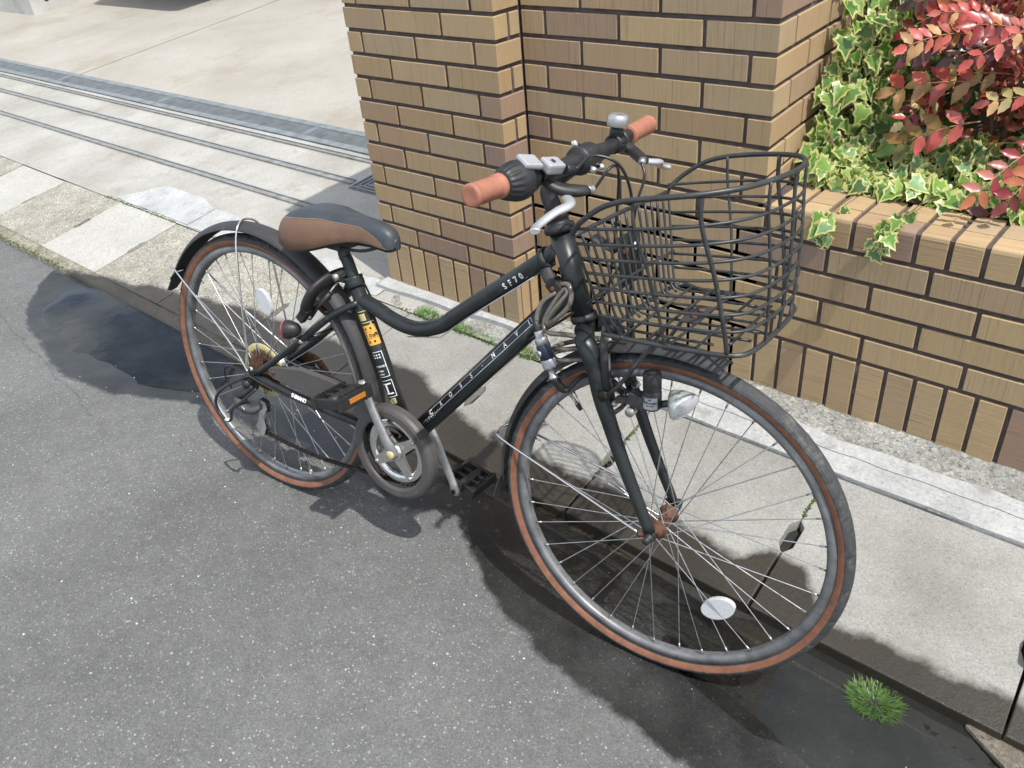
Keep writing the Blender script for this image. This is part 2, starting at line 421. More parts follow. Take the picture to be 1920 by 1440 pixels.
far = MB(); far.box((0, 0, -0.75), (600, 600, 0.5)); tag(far.build('ground', M['block']), kind='structure')
road = grid('road', rng(-14, -3, 0.5)[:-1] + rng(-3, 2.4, 0.03)[:-1] + rng(2.4, 12, 0.6), rng(-12, -2.2, 0.7)[:-1] + rng(-2.2, -0.592, 0.03), z_road, M['asphalt'])
tag(road, kind='structure')
kerb = grid('kerb', rng(-14, -3, 0.4)[:-1] + rng(-3, 2.4, 0.02)[:-1] + rng(2.4, 6, 0.5), [-0.604, -0.598, -0.585, -0.57, -0.556, -0.5455, -0.5445],
            lambda x, y: (z_slab(y) - (0.004 if y < -0.59 else 0)) * (1 - smooth(-1.1, -0.1, x)) + (-0.277 + 0.05 * (-0.66 - y) - 0.03 * (min(1.1, max(-0.1, x)) - 0.5) + 0.002) * smooth(-1.1, -0.1, x) + (-0.035 if y < -0.6 or y > -0.545 else 0.0) + 0.004 * noise.noise((x * 9, y * 9, 2)), M['kerb'])
tag(kerb, kind='structure')
bed = grid('gutter_bed', [-14, 6], [-0.62, -0.09], lambda x, y: z_slab(y) - 0.030, M['dark_gap']); tag(bed, kind='structure')

# gutter cover slabs, each its own piece, with lifting notches in the ends
pave = empty('pavement'); tag(pave, kind='structure')
def slab_mesh(L_, seed):
    rr = random.Random(seed)
    W0, W1 = -0.5425, -0.1085
    yc = -0.325; nl, nd = 0.052, 0.0145
    def side(x, s):
        pts = [(x, W0), (x, yc - nl), (x - s * nd * 0.9, yc - nl * 0.62), (x - s * nd, yc - nl * 0.55), (x - s * nd, yc + nl * 0.55), (x - s * nd * 0.8, yc + nl * 0.7), (x, yc + nl), (x, W1)]
        return [(p[0] + rr.uniform(-.0012, .0012), p[1] + rr.uniform(-.002, .002)) for p in pts]
    right = side(L_ / 2, 1); left = side(-L_ / 2, -1)[::-1]
    poly = right + left
    bm = bmesh.new()
    vs = [bm.verts.new((x - SK * 0.6 * (y + 0.325), y, z_slab(y))) for x, y in poly]
    f = bm.faces.new(vs)
    ret = bmesh.ops.extrude_face_region(bm, geom=[f])
    for v in ret['geom']:
        if isinstance(v, bmesh.types.BMVert): v.co.z -= 0.06
    bm.normal_update()
    top = [e for e in f.edges] if f.is_valid else []
    es = [e for e in bm.edges if e.verts[0].co.z > z_slab(e.verts[0].co.y) - 0.01 and e.verts[1].co.z > z_slab(e.verts[1].co.y) - 0.01 and len(e.link_faces) == 2]
    bmesh.ops.bevel(bm, geom=es, offset=0.003, segments=2, profile=0.5, affect='EDGES', clamp_overlap=True)
    bmesh.ops.recalc_face_normals(bm, faces=bm.faces)
    me = bpy.data.meshes.new('slab'); bm.to_mesh(me); bm.free()
    return me
jx = [2.61, 2.105, 1.60, 1.10, 0.595, 0.09, -0.415, -0.92, -1.475, -2.02, -2.575, -3.22, -3.80, -4.36, -4.9, -5.45, -6.0, -6.55, -7.1, -7.65, -8.2, -8.75, -9.3]
for i in range(len(jx) - 1):
    L_ = jx[i] - jx[i + 1] - 0.0042
    me = slab_mesh(L_, i)
    kind = 'slab'
    if jx[i] < -1.9: kind = 'slab_pale' if i % 2 == 1 else 'slab_rough'
    elif jx[i] < -0.9: kind = 'slab_rough'
    me.materials.append(M[kind])
    o = link('slab', me, pave)
    o.location = ((jx[i] + jx[i + 1]) / 2, 0, random.uniform(-0.0025, 0.0015))
    o.rotation_euler = (0, random.uniform(-0.002, 0.002), random.uniform(-0.003, 0.003))

# driveway and cement strips
def sl_noise(a, k, s): return lambda x, y: z_drive(y) + a * noise.noise((x * k, y * k, s))
strip = grid('cement_strip', rng(-0.72, 3.0, 0.02), rng(-0.104, 0.13, 0.013), sl_noise(0.005, 14, 3), M['cement']); tag(strip, kind='structure')
def band(name, x0, x1, yfa, yfb, mat, lift=0.005, st=0.02, kind='structure', rough=0.002):
    vs = []; fs = []; xs = rng(x0, x1, st)
    for x in xs:
        a, b = yfa(x), yfb(x)
        for k, y in enumerate((a, a, a + (b - a) * 0.5, b, b)):
            z = z_drive(y) + lift + rough * noise.noise((x * 12, y * 12, 5))
            if k in (0, 4): z -= 0.02
            vs.append((x, y + (-0.001 if k == 0 else 0.001 if k == 4 else 0), z))
    for i in range(len(xs) - 1):
        for k in range(4): fs.append((i * 5 + k, (i + 1) * 5 + k, (i + 1) * 5 + k + 1, i * 5 + k + 1))
    me = bpy.data.meshes.new(name); me.from_pydata(vs, [], fs); me.materials.append(mat); me.update()
    o = link(name, me); tag(o, kind=kind); return o
crack = lambda x: -0.037 + 0.012 * noise.noise((x * 2.2, 0, 1)) + 0.006 * noise.noise((x * 9, 0, 2)) + 0.003 * noise.noise((x * 30, 0, 2))
lowe = lambda x: -0.103 + 0.0025 * noise.noise((x * 8, 3, 1))
upe = lambda x: 0.010 + 0.010 * noise.noise((x * 6, 7, 1)) + 0.004 * noise.noise((x * 25, 7, 1))
band('mortar_band', 0.18, 3.0, lowe, lambda x: crack(x) - 0.0016, M['white_mortar'], 0.006)
band('mortar_band', 0.18, 3.0, lambda x: crack(x) + 0.0016, upe, M['white_mortar'], 0.0055)
band('mortar_band', -0.66, 0.02, lambda x: -0.040 + 0.008 * noise.noise((x * 7, 1, 1)) - 0.01 * smooth(-0.45, -0.62, x) + 0.016 * smooth(-0.3, -0.1, x), lambda x: 0.008, M['white_mortar'], 0.016)
band('mortar_band', -0.94, -0.62, lambda x: -0.10 + 0.01 * noise.noise((x * 9, 2, 1)), lambda x: -0.012 + 0.015 * noise.noise((x * 11, 4, 1)) + 0.03 * smooth(-0.75, -0.95, x), M['white_mortar'], 0.004)
band('mortar_band', -1.95, -0.92, lambda x: -0.103 + 0.005 * noise.noise((x * 9, 2, 1)), lambda x: 0.01 + 0.05 * smooth(-1.0, -1.6, x) + 0.012 * noise.noise((x * 8, 4, 1)), M['white_mortar'], 0.004)
band('mortar_band', -2.66, -1.955, lambda x: -0.095 + 0.01 * noise.noise((x * 7, 2, 1)), lambda x: 0.105 - 0.17 * smooth(-2.45, -2.66, x) - 0.045 * smooth(-2.15, -1.95, x) + 0.012 * noise.noise((x * 6, 4, 1)), M['white_mortar'], 0.004)

apron = grid('driveway_apron', rng(-14, -3.4, 0.3)[:-1] + rng(-3.4, -0.30, 0.04), rng(-0.106, 0.80, 0.03), sl_noise(0.002, 6, 8), M['drive_front']); tag(apron, kind='structure')
dfun = lambda x, y: z_drive(y) + 0.002 * noise.noise((x * 2, y * 2, 9)) if y < 5 else z_drive(5)
dA = grid('driveway', rng(-16, -5.375, 0.3), rng(1.0, 16, 0.4), dfun, M['drive'], SK * 0.4); tag(dA, kind='structure')
dB = grid('driveway', rng(-5.363, -0.2, 0.2), rng(1.0, 16, 0.4), dfun, M['drive'], SK * 0.4); tag(dB, kind='structure')
base = grid('driveway_base', [-16, -0.2], [0.7, 5, 16], lambda x, y: z_drive(min(y, 5)) - 0.03, M['dark_gap']); tag(base, kind='structure')

# steel rails let into the apron, and the drain grating
def rail(y0, x0, x1, wd, label, name='gate_rail', twin=True, mat='rail'):
    root = empty(name, ((x0 + x1) / 2, y0, z_drive(y0))); tag(root, label, 'gate rail', 'gate rails set in the driveway apron')
    cx = (x0 + x1) / 2; Ln = x1 - x0; q = math.atan(0.105)
    rt = Matrix.Rotation(q, 3, 'X')
    b = MB(); b.box((0, 0, 0.001), (Ln, wd, 0.009), rt); b.build('web', M[mat], root)
    for s in ((-1, 1) if twin else (1,)):
        e = MB(); e.box(rt @ Vector((0, s * wd * 0.42, 0.006)), (Ln, wd * 0.14, 0.009), rt); e.build('flange', M['steel' if s > 0 else mat], root)
    return root
rail(0.278, -13.0, -0.66, 0.036, 'grey steel gate rail nearest the street in the driveway')
rail(0.540, -13.0, -1.50, 0.040, 'middle of the three steel rails in the driveway')
rail(0.742, -13.0, -0.66, 0.030, 'steel rail next to the drain grating, rust stained')

def grating(i, x0, x1):
    y0, y1 = 0.802, 1.0
    root = empty('drain_grating', ((x0 + x1) / 2, (y0 + y1) / 2, z_drive(0.9) + 0.002))
    q = Matrix.Rotation(math.atan(0.105), 3, 'X'); Ln = x1 - x0 - 0.005; W_ = y1 - y0
    fb = MB()
    for s in (-1, 1):
        fb.box(q @ Vector((0, s * (W_ / 2 - 0.022), 0)), (Ln, 0.044, 0.012), q)
        fb.box(q @ Vector((s * (Ln / 2 - 0.008), 0, 0)), (0.016, W_ - 0.09, 0.012), q)
    fb.build('frame', M['steel'], root)
    bb = MB(); n = int(Ln / 0.0135)
    for k in range(1, n):
        bb.box(q @ Vector((-Ln / 2 + Ln * k / n, 0, -0.001)), (0.0042, W_ - 0.09, 0.012), q)
    for k in range(-3, 4):
        bb.box(q @ Vector((0, k * 0.0145, -0.004)), (Ln - 0.03, 0.004, 0.012), q)
    bb.build('bars', M['steel'], root)
    return root
gx = [-13.0, -11.4, -9.8, -8.3, -6.85, -5.44, -3.9, -2.3, -0.7]
gl = ['drain grating section farthest along the driveway', 'second farthest drain grating section', 'drain grating section in line with the grey block wall', 'drain grating section cut by the left picture edge',
      'pale drain grating section left of the driveway joint', 'drain grating section just right of the driveway joint', 'middle drain grating section with rust stains before it', 'drain grating section running up to the brick pillar']
for i in range(len(gx) - 1):
    tag(grating(i, gx[i], gx[i + 1]), gl[i], 'drain grating', 'drain gratings across the driveway')

cov = empty('drain_cover', (-1.33, 0.60, z_drive(0.56) + 0.004)); tag(cov, 'dark cast iron drain cover with square rings by the pillar', 'drain cover')
q = Matrix.Rotation(math.atan(0.105), 3, 'X')
b = MB(); b.box((0, 0, 0), (0.30, 0.22, 0.008), q); b.build('plate', M['cast_iron'], cov)
for k, s in enumerate((0.27, 0.21, 0.15, 0.09)):
    b = MB()
    for a in (-1, 1):
        b.box(q @ Vector((0, a * s * 0.36, 0.006)), (s, 0.008, 0.006), q); b.box(q @ Vector((a * s * 0.5, 0, 0.006)), (0.008, s * 0.72, 0.006), q)
    b.build('ring', M['steel'], cov)

# standing water
def puddle(name, x0, x1, y0, y1, z):
    vs = []; fs = []; n = 48
    for k in range(n):
        a = 2 * math.pi * k / n
        rr = 1 + 0.10 * noise.noise((math.cos(a) * 2, math.sin(a) * 2, x0))
        vs.append(((x0 + x1) / 2 + (x1 - x0) / 2 * rr * math.cos(a), (y0 + y1) / 2 + (y1 - y0) / 2 * rr * math.sin(a), z))
    me = bpy.data.meshes.new(name); me.from_pydata(vs, [], [tuple(range(n))]); me.materials.append(M['water']); me.update()
    return tag(link(name, me), kind='structure')
puddle('puddle', -1.95, -0.72, -0.94, -0.48, -0.2735)
puddle('puddle', 0.95, 2.3, -0.82, -0.50, -0.2885)

# ------------------------------------------------------------------ brick walls
PC = 0.0708; TH = 0.0592; JT = PC - TH; JV = 0.0105      # course pitch, tile height, bed joint, upright joint
WY = 0.1063; XE = 0.7595; XL = -0.6387
RDX, RDY = -math.sin(R(5.0)), math.cos(R(5.0))
_bm_cache = {}
def bevel_mesh(me, off):
    bm = bmesh.new(); bm.from_mesh(me)
    bmesh.ops.recalc_face_normals(bm, faces=bm.faces)
    es = [e for e in bm.edges if len(e.link_faces) == 2 and e.calc_face_angle(0) > 0.5]
    bmesh.ops.bevel(bm, geom=es, offset=off, segments=1, profile=0.5, affect='EDGES', clamp_overlap=True)
    bm.to_mesh(me); bm.free(); return me
def box_mesh(dx, dy, dz):
    k = (round(dx, 4), round(dy, 4), round(dz, 4))
    if k not in _bm_cache:
        m = MB(); m.box((0, 0, 0), (dx, dy, dz)); _bm_cache[k] = bevel_mesh(m.mesh('brick', [M['brick']]), 0.0014)
    return _bm_cache[k]
def poly_mesh(poly, h_):
    k = tuple((round(a, 4), round(b_, 4)) for a, b_ in poly) + (round(h_, 4),)
    if k not in _bm_cache:
        m = MB(); m.prism(poly, (0, 0, -h_ / 2), (1, 0, 0), (0, 1, 0), h_); _bm_cache[k] = bevel_mesh(m.mesh('brick', [M['brick']]), 0.0014)
    return _bm_cache[k]
def jit(a): return random.uniform(-a, a)
def brick(me, parent, loc, rot=None):
    o = link('brick', me, parent)
    l = Vector(loc)
    if rot is not None:
        o.matrix_basis = Matrix.Translation(l) @ rot.to_4x4() @ Matrix.Rotation(jit(0.004), 4, 'Z')
    else:
        o.location = l + Vector((0, jit(0.0008), jit(0.0006)))
        o.rotation_euler = (jit(0.006), jit(0.004), jit(0.006))
    return o
UPR = Matrix(((0, 0, 1), (0, -1, 0), (1, 0, 0)))          # local x -> up, local z -> along the wall
TD = 0.018                                                # tile depth

def core(name, parent, boxes):
    m = MB()
    for (x0, x1, y0, y1, z0, z1, sk) in boxes:
        vs = [(x0, y0, z0), (x1, y0, z0), (x1 - sk, y1, z0), (x0 - sk, y1, z0), (x0, y0, z1), (x1, y0, z1), (x1 - sk, y1, z1), (x0 - sk, y1, z1)]
        m.add(vs, [(3, 2, 1, 0), (4, 5, 6, 7), (0, 1, 5, 4), (1, 2, 6, 5), (2, 3, 7, 6), (3, 0, 4, 7)])
    return m.build(name, M['mortar'], parent)

NROW, NSEE = 24, 14
# --- pillar
pil = empty('brick_pillar', (0, 0, 0)); tag(pil, 'tan grooved brick pillar beside the driveway, standing forward of the wall', 'pillar')
core('mortar', pil, [(XL + 0.006, -0.006, 0.0062, 0.62, -0.26, NROW * PC, 0.0)])
PA = [-0.4512, -0.2067]; PB = [-0.5698, -0.3265, -0.086]
upper = MB()
for k in range(NROW):
    zc = k * PC + JT / 2 + TH / 2
    js = PA if k % 2 == 0 else PB
    xs = [XL] + js
    for i in range(len(xs)):
        x0 = xs[i] + (JV / 2 if i else 0)
        last = i == len(xs) - 1
        x1 = 0.0 if last else xs[i + 1] - JV / 2
        if k >= NSEE:
            upper.box(((x0 + x1) / 2, TD / 2, zc), (x1 - x0, TD, TH)); continue
        if not last: brick(box_mesh(x1 - x0, TD, TH), pil, ((x0 + x1) / 2, TD / 2, zc))
        else:
            b_ = 0.059 - JV / 2 if k % 2 == 0 else WY - 0.004
            ln = x1 - x0
            brick(poly_mesh([(-ln, 0), (0, 0), (0, b_), (-TD, b_), (-TD, TD), (-ln, TD)], TH), pil, (0, 0, zc))
    if k % 2 == 0 and k < NSEE:
        d_ = WY - 0.004 - (0.059 + JV / 2)
        brick(box_mesh(d_, TD, TH), pil, (-TD / 2, 0.059 + JV / 2 + d_ / 2, zc), Matrix.Rotation(R(90), 3, 'Z'))
    # left flank, seen only from the driveway
    if k >= NSEE: upper.box((XL + TD / 2, 0.31, zc), (TD, 0.56, TH))
    else:
        for q_ in range(3): brick(box_mesh(0.19, TD, TH), pil, (XL + TD / 2, 0.125 + q_ * 0.2 - (0.1 if k % 2 else 0) + 0.0, zc), Matrix.Rotation(R(90), 3, 'Z')) if q_ * 0.2 + 0.125 - (0.1 if k % 2 else 0) > 0.12 else None
u = upper.build('brickwork', M['brick'], pil); tag(u, kind='stuff')
# soldier course at the foot
SH = 0.180
def soldier(parent, xc, y, wd, top=-JT / 2, hgt=SH):
    return brick(box_mesh(hgt, TD, wd), parent, (xc, y + TD / 2 + jit(0.0006), top - hgt / 2), UPR)
sj = [-0.5785 + 0.0729 * i for i in range(-1, 9)]
sj = [x for x in sj if XL + 0.02 < x < -0.03]
ed = [XL - JV / 2] + sj + [JV / 2]
for i in range(len(ed) - 1):
    w_b = ed[i + 1] - ed[i] - JV
    soldier(pil, (ed[i] + ed[i + 1]) / 2, 0.0, w_b)
for (y0, y1) in ((TD + 0.004, 0.058), (0.068, WY - 0.004)):
    o = brick(box_mesh(SH, TD, y1 - y0), pil, (-TD / 2, (y0 + y1) / 2, -JT / 2 - SH / 2), Matrix(((0, 1, 0), (0, 0, 1), (1, 0, 0))))

# --- tall wall
tw = empty('brick_wall', (0, 0, 0)); tag(tw, 'tall tan brick wall right of the pillar, with an outer corner beside the planter', 'wall')
core('mortar', tw, [(0.0, XE - 0.0065, WY + 0.0062, 1.9, -0.26, NROW * PC, math.tan(R(5)) * 1.79)])
WA = [0.0869, 0.3267, 0.5706, 0.807, 1.0445, 1.2815, 1.519, 1.756, 1.993]
WB_ = [0.2072, 0.4499, 0.692, 0.930, 1.1675, 1.405, 1.642, 1.88, 2.117]
RZ = Matrix.Rotation(R(95.0), 3, 'Z')
upper = MB()
for k in range(4, NROW):
    zc = k * PC + JT / 2 + TH / 2
    js = [x for x in (WA if k % 2 == 0 else WB_) if x < XE - 0.03]
    xs = [0.004 - JV / 2] + js
    for i in range(len(xs)):
        x0 = xs[i] + JV / 2; last = i == len(xs) - 1
        x1 = XE if last else xs[i + 1] - JV / 2
        if k >= NSEE:
            upper.box(((x0 + x1) / 2, WY + TD / 2, zc), (x1 - x0, TD, TH)); continue
        if not last: brick(box_mesh(x1 - x0, TD, TH), tw, ((x0 + x1) / 2, WY + TD / 2, zc))
        else:
            b_ = (0.100 if k % 2 == 0 else 0.205); ln = x1 - x0
            brick(poly_mesh([(-ln, 0), (0, 0), (RDX * b_, RDY * b_), (RDX * b_ - TD, RDY * b_), (-TD, TD), (-ln, TD)], TH), tw, (XE, WY, zc))
    s0 = (0.100 if k % 2 == 0 else 0.205) + JV
    while s0 < 1.6:
        ln = 0.2265
        c_ = s0 + ln / 2
        px, py = XE + RDX * c_ - TD / 2 * RDY, WY + RDY * c_ - TD / 2 * (-RDX)
        if k >= NSEE: upper.box((px, py, zc), (ln, TD, TH), RZ)
        else: brick(box_mesh(ln, TD, TH), tw, (px, py, zc), RZ)
        s0 += ln + JV
u = upper.build('brickwork', M['brick'], tw); tag(u, kind='stuff')

# --- planter wall: shares the bond of the tall wall and runs on beneath it
XR = 2.3
lw = empty('planter_wall', (0, 0, 0)); tag(lw, 'low tan brick planter wall with a rounded brick coping, ivy hanging over it', 'planter wall')
core('mortar', lw, [(0.0, XE - 0.02, WY + 0.0062, 0.26, -0.26, 4 * PC, 0.0), (XE - 0.02, XR, WY + 0.0062, 0.262, -0.26, 4 * PC + 0.072, 0.0)])
for k in range(4):
    zc = k * PC + JT / 2 + TH / 2
    js = WA if k % 2 == 0 else WB_
    xs = [0.004 - JV / 2] + js + [XR]
    for i in range(len(xs) - 1):
        x0 = xs[i] + JV / 2; x1 = xs[i + 1] - JV / 2
        if x1 - x0 > 0.01: brick(box_mesh(round(x1 - x0, 3), TD, TH), lw, ((x0 + x1) / 2, WY + TD / 2, zc))
x = 0.9056 + 0.0694 * -13
while x < XR - 0.07:
    if x + 0.0694 > 0.04:
        x0 = max(x + JV / 2, 0.004); x1 = x + 0.0694 - JV / 2
        soldier(lw, (x0 + x1) / 2, WY, round(x1 - x0, 3))
    x += 0.0694
# coping: front bullnose piece and a second piece behind it in every column
def coping_mesh(poly, wd):
    m = MB(); m.prism(poly, (0, 0, -wd / 2), (1, 0, 0), (0, 1, 0), wd)
    return bevel_mesh(m.mesh('brick', [M['brick']]), 0.0012)
HB = 0.0735
cw = 0.0712 - 0.0115
bull = [(0, 0), (HB - 0.011, 0), (HB - 0.0045, -0.002), (HB - 0.001, -0.0055), (HB, -0.012), (HB, -0.0615), (0.01, -0.0615), (0.01, -0.03), (0, -0.03)]
bull = [(x_, -(-y_)) for x_, y_ in bull]
me_b = coping_mesh(bull, cw)
me_t = coping_mesh([(HB - 0.02, -0.0665), (HB, -0.0665), (HB, -0.158), (HB - 0.02, -0.158)], cw)
x = 0.9108 + 0.0712 * -2
while x < XR - 0.08:
    xc = x + 0.0356
    if xc - cw / 2 > XE - 0.005:
        brick(me_b, lw, (xc, WY + jit(0.0008), 4 * PC + JT / 2), UPR)
        brick(me_t, lw, (xc, WY + jit(0.0008), 4 * PC + JT / 2), UPR)
    x += 0.0712

soil = grid('soil_bed', rng(0.66, 2.3, 0.05), rng(0.255, 1.9, 0.05), lambda x, y: 0.325 + 0.02 * noise.noise((x * 7, y * 7, 1)), M['soil']); tag(soil, kind='structure')

# ------------------------------------------------------------------ bicycle materials
M['frame'] = simple('frame_paint', (0.014, 0.018, 0.019), 0.38, 0.0, 0.25, 25, 0.0, dirt=((0.05, 0.055, 0.05), 30, 0.60))
M['fork'] = simple('fork_paint', (0.013, 0.0175, 0.0178), 0.36, 0.1, 0.3, 20, 0.0, dirt=((0.045, 0.052, 0.05), 18, 0.62))
M['black'] = simple('black_plastic', (0.017, 0.017, 0.018), 0.5, 0.0, 0.25, 50, 0.05, dirt=((0.06, 0.058, 0.052), 22, 0.62))
M['matt'] = simple('matt_black', (0.034, 0.034, 0.035), 0.62, 0.0, 0.2, 30, 0.1, dirt=((0.085, 0.085, 0.08), 9, 0.60))
M['wire'] = simple('coated_wire', (0.028, 0.031, 0.032), 0.42, 0.0, 0.3, 40, 0.0, dirt=((0.075, 0.08, 0.078), 25, 0.58))
M['tread'] = simple('tyre_rubber', (0.040, 0.041, 0.043), 0.75, 0.0, 0.3, 60, 0.2, dirt=((0.11, 0.105, 0.095), 30, 0.57))
M['tan'] = simple('tan_sidewall', (0.215, 0.092, 0.052), 0.7, 0.0, 0.25, 50, 0.15, dirt=((0.10, 0.055, 0.04), 16, 0.58))
M['rim'] = simple('worn_rim', (0.20, 0.205, 0.21), 0.48, 0.5, 0.3, 25, 0.05, dirt=((0.13, 0.13, 0.13), 20, 0.55))
M['alloy'] = simple('brushed_alloy', (0.50, 0.50, 0.50), 0.38, 0.8, 0.15, 60, 0.05, dirt=((0.25, 0.24, 0.22), 30, 0.62))
M['chrome'] = simple('chrome', (0.72, 0.72, 0.71), 0.16, 1.0, 0.1, 40, 0.0, dirt=((0.42, 0.40, 0.36), 35, 0.62))
M['spoke'] = simple('spoke_steel', (0.52, 0.53, 0.54), 0.3, 0.9, 0.2, 60)
M['silver'] = simple('silver_plastic', (0.42, 0.43, 0.445), 0.35, 0.35, 0.08, 30)
M['grip'] = simple('terracotta_grip', (0.33, 0.135, 0.085), 0.62, 0.0, 0.12, 40, 0.1)
M['rust'] = simple('rusty_steel', (0.10, 0.048, 0.028), 0.8, 0.2, 0.5, 60, 0.4)
M['chain'] = simple('oily_chain', (0.030, 0.024, 0.020), 0.5, 0.5, 0.5, 90, 0.2)
M['leather_black'] = simple('saddle_black', (0.035, 0.040, 0.048), 0.48, 0.0, 0.35, 12, 0.25, dirt=((0.085, 0.10, 0.125), 9, 0.54))
M['leather_brown'] = simple('saddle_brown', (0.125, 0.070, 0.043), 0.48, 0.0, 0.18, 9, 0.25, dirt=((0.165, 0.10, 0.065), 7, 0.52))
M['guard'] = simple('guard_plastic', (0.072, 0.067, 0.063), 0.5, 0.0, 0.2, 14, 0.1, dirt=((0.075, 0.07, 0.066), 8, 0.58))
M['stitch'] = simple('stitch', (0.45, 0.38, 0.27), 0.8)
M['cable'] = simple('cable_housing', (0.016, 0.016, 0.017), 0.35)
M['lockcable'] = simple('lock_cable', (0.105, 0.095, 0.078), 0.32, 0.0, 0.3, 30, 0.0, coat=0.4)
M['white'] = simple('white_print', (0.78, 0.79, 0.78), 0.6, 0, 0.05)
M['orange'] = simple('orange_sticker', (0.72, 0.36, 0.06), 0.6, 0, 0.05)
M['gold'] = simple('gold_print', (0.55, 0.50, 0.24), 0.45, 0.3, 0.1)
M['print_dark'] = simple('dark_print', (0.03, 0.02, 0.012), 0.6)
M['navy'] = simple('navy_print', (0.02, 0.025, 0.05), 0.5)
M['amber'] = simple('amber_reflector', (0.42, 0.15, 0.02), 0.25, 0, 0.1, 200, coat=0.6)
M['red'] = simple('red_lens', (0.35, 0.02, 0.015), 0.2, 0, 0.1, 90, coat=0.6)
M['clear'] = simple('clear_reflector', (0.66, 0.67, 0.70), 0.2, 0.25, 0.08, 200, coat=0.8)
M['yellowed'] = simple('yellowed_plastic', (0.46, 0.42, 0.20), 0.4, 0, 0.15, 30)
M['zinc'] = simple('zinc_bolt', (0.45, 0.45, 0.43), 0.35, 0.8, 0.15, 60)
gm = NT('lamp_glass'); gm.set(Base_Color=(0.72, 0.75, 0.70), Roughness=0.12, Metallic=0.55)
gm.b.inputs['Coat Weight'].default_value = 1.0
gm.bump(gm.node('ShaderNodeTexWave', {'Vector': gm.coord(), 'Scale': 90.0}).outputs[1], 0.3, 0.002)
M['lamp'] = gm.mat

# ------------------------------------------------------------------ bicycle
HB_, LB_, UB_ = Vector((0.9914, 0.1260, -0.0364)), Vector((-0.1300, 0.9810, -0.1442)), Vector((0.0175, 0.1476, 0.9889))
bike = empty('bicycle')
_bm = Matrix.Identity(4)
for i in range(3):
    _bm[i][0] = HB_[i]; _bm[i][1] = LB_[i]; _bm[i][2] = UB_[i]
_bm[0][3], _bm[1][3], _bm[2][3] = -0.0773, -0.8529, 0.0944
bike.matrix_world = _bm
tag(bike, 'dark green city bicycle with wire basket, tan tyre walls and brown saddle', 'bicycle')
WB = 1.0842
RT, RRIM = 0.3455, 0.3165

def text_geo(txt, size, bold=0.0, align='CENTER'):
    cu = bpy.data.curves.new('t', 'FONT'); cu.body = txt; cu.size = size; cu.align_x = align; cu.align_y = 'CENTER'; cu.offset = bold
    cu.resolution_u = 3
    ob = bpy.data.objects.new('t', cu); COL.objects.link(ob)
    dg = bpy.context.evaluated_depsgraph_get()
    me = ob.evaluated_get(dg).to_mesh()
    vs = [v.co.copy() for v in me.vertices]; fs = [tuple(p.vertices) for p in me.polygons]
    ob.evaluated_get(dg).to_mesh_clear()
    bpy.data.objects.remove(ob); bpy.data.curves.remove(cu)
    return vs, fs
class Tub:
    """surface coordinates on a straight tube: s along, ph around (0 = right side of the bicycle, + = upwards)"""
    def __init__(s, A, B, r):
        s.A = Vector(A); s.a = (Vector(B) - s.A).normalized(); s.r = r
        out = Vector((0, -1, 0)); s.o = (out - s.a * out.dot(s.a)).normalized(); s.u = s.o.cross(s.a)
    def pt(s, t, y, lift=0.0007, ph0=0.0):
        ph = ph0 + y / s.r
        return s.A + s.a * t + (s.o * math.cos(ph) + s.u * math.sin(ph)) * (s.r + lift)
    def text(s, mb, txt, size, t, ph0, bold=0.0, rot=0.0, lift=0.0014, mi=0, sx=1.0):
        vs, fs = text_geo(txt, size, bold)
        c_, n_ = math.cos(rot), math.sin(rot)
        mb.add([s.pt(t + sx * (v.x * c_ - v.y * n_), v.x * n_ + v.y * c_, lift, ph0) for v in vs], fs, mi)
    def patch(s, mb, t0, t1, y0, y1, ph0=0.0, lift=0.0004, mi=0, n=8):
        vs = []; fs = []
        for i in range(n + 1):
            y = y0 + (y1 - y0) * i / n
            vs += [s.pt(t0, y, lift, ph0), s.pt(t1, y, lift, ph0)]
        for i in range(n): fs.append((2 * i, 2 * i + 1, 2 * i + 3, 2 * i + 2))
        mb.add(vs, fs, mi)

# --- frame
BBP = Vector((0.4615, 0, -0.050)); STT = Vector((0.3085, 0, 0.313))
HTT, HTB = Vector((0.822, 0, 0.517)), Vector((0.880, 0, 0.374))
fr = MB()
fr.tube([BBP, STT], 0.0168, 20)
tt = spline([(0.322, 0, 0.268), (0.364, 0, 0.2585), (0.4269, 0, 0.2398), (0.4882, 0, 0.2379), (0.5488, 0, 0.2611), (0.5900, 0, 0.2940), (0.6601, 0, 0.3510), (0.7366, 0, 0.4115), (0.8300, 0, 0.4880)], 6)
fr.tube(tt, 0.0165, 20)
DTA, DTB = Vector((0.4600, 0, -0.040)), Vector((0.8600, 0, 0.4190))
fr.tube([DTA, DTB], 0.0212, 22)
fr.tube([HTT, HTB], 0.0205, 22)
fr.lathe([(0.0, -0.036), (0.0215, -0.036), (0.0215, 0.036), (0.0, 0.036)], BBP, (0, 1, 0), 24)
for s in (-1, 1):
    fr.tube(spline([(0.4300, s * 0.014, -0.047), (0.33, s * 0.042, -0.026), (0.16, s * 0.055, -0.010), (0.012, s * 0.060, 0.002)], 5), [0.0105] * 10 + [0.0095] * 6, 12)
    fr.tube(spline([(0.330, s * 0.010, 0.262), (0.27, s * 0.040, 0.222), (0.15, s * 0.053, 0.118), (0.012, s * 0.060, 0.006)], 5), 0.0082, 12)
    fr.prism([(-0.012, -0.030), (0.014, -0.030), (0.030, 0.004), (0.016, 0.022), (-0.010, 0.014)], (0.004, s * 0.063 + 0.003, 0.0), (1, 0, 0), (0, 0, 1), 0.006)
fr.tube([(0.20, -0.048, 0.15), (0.20, 0.048, 0.15)], 0.006, 8)
frame = fr.build('frame', M['frame'], bike)
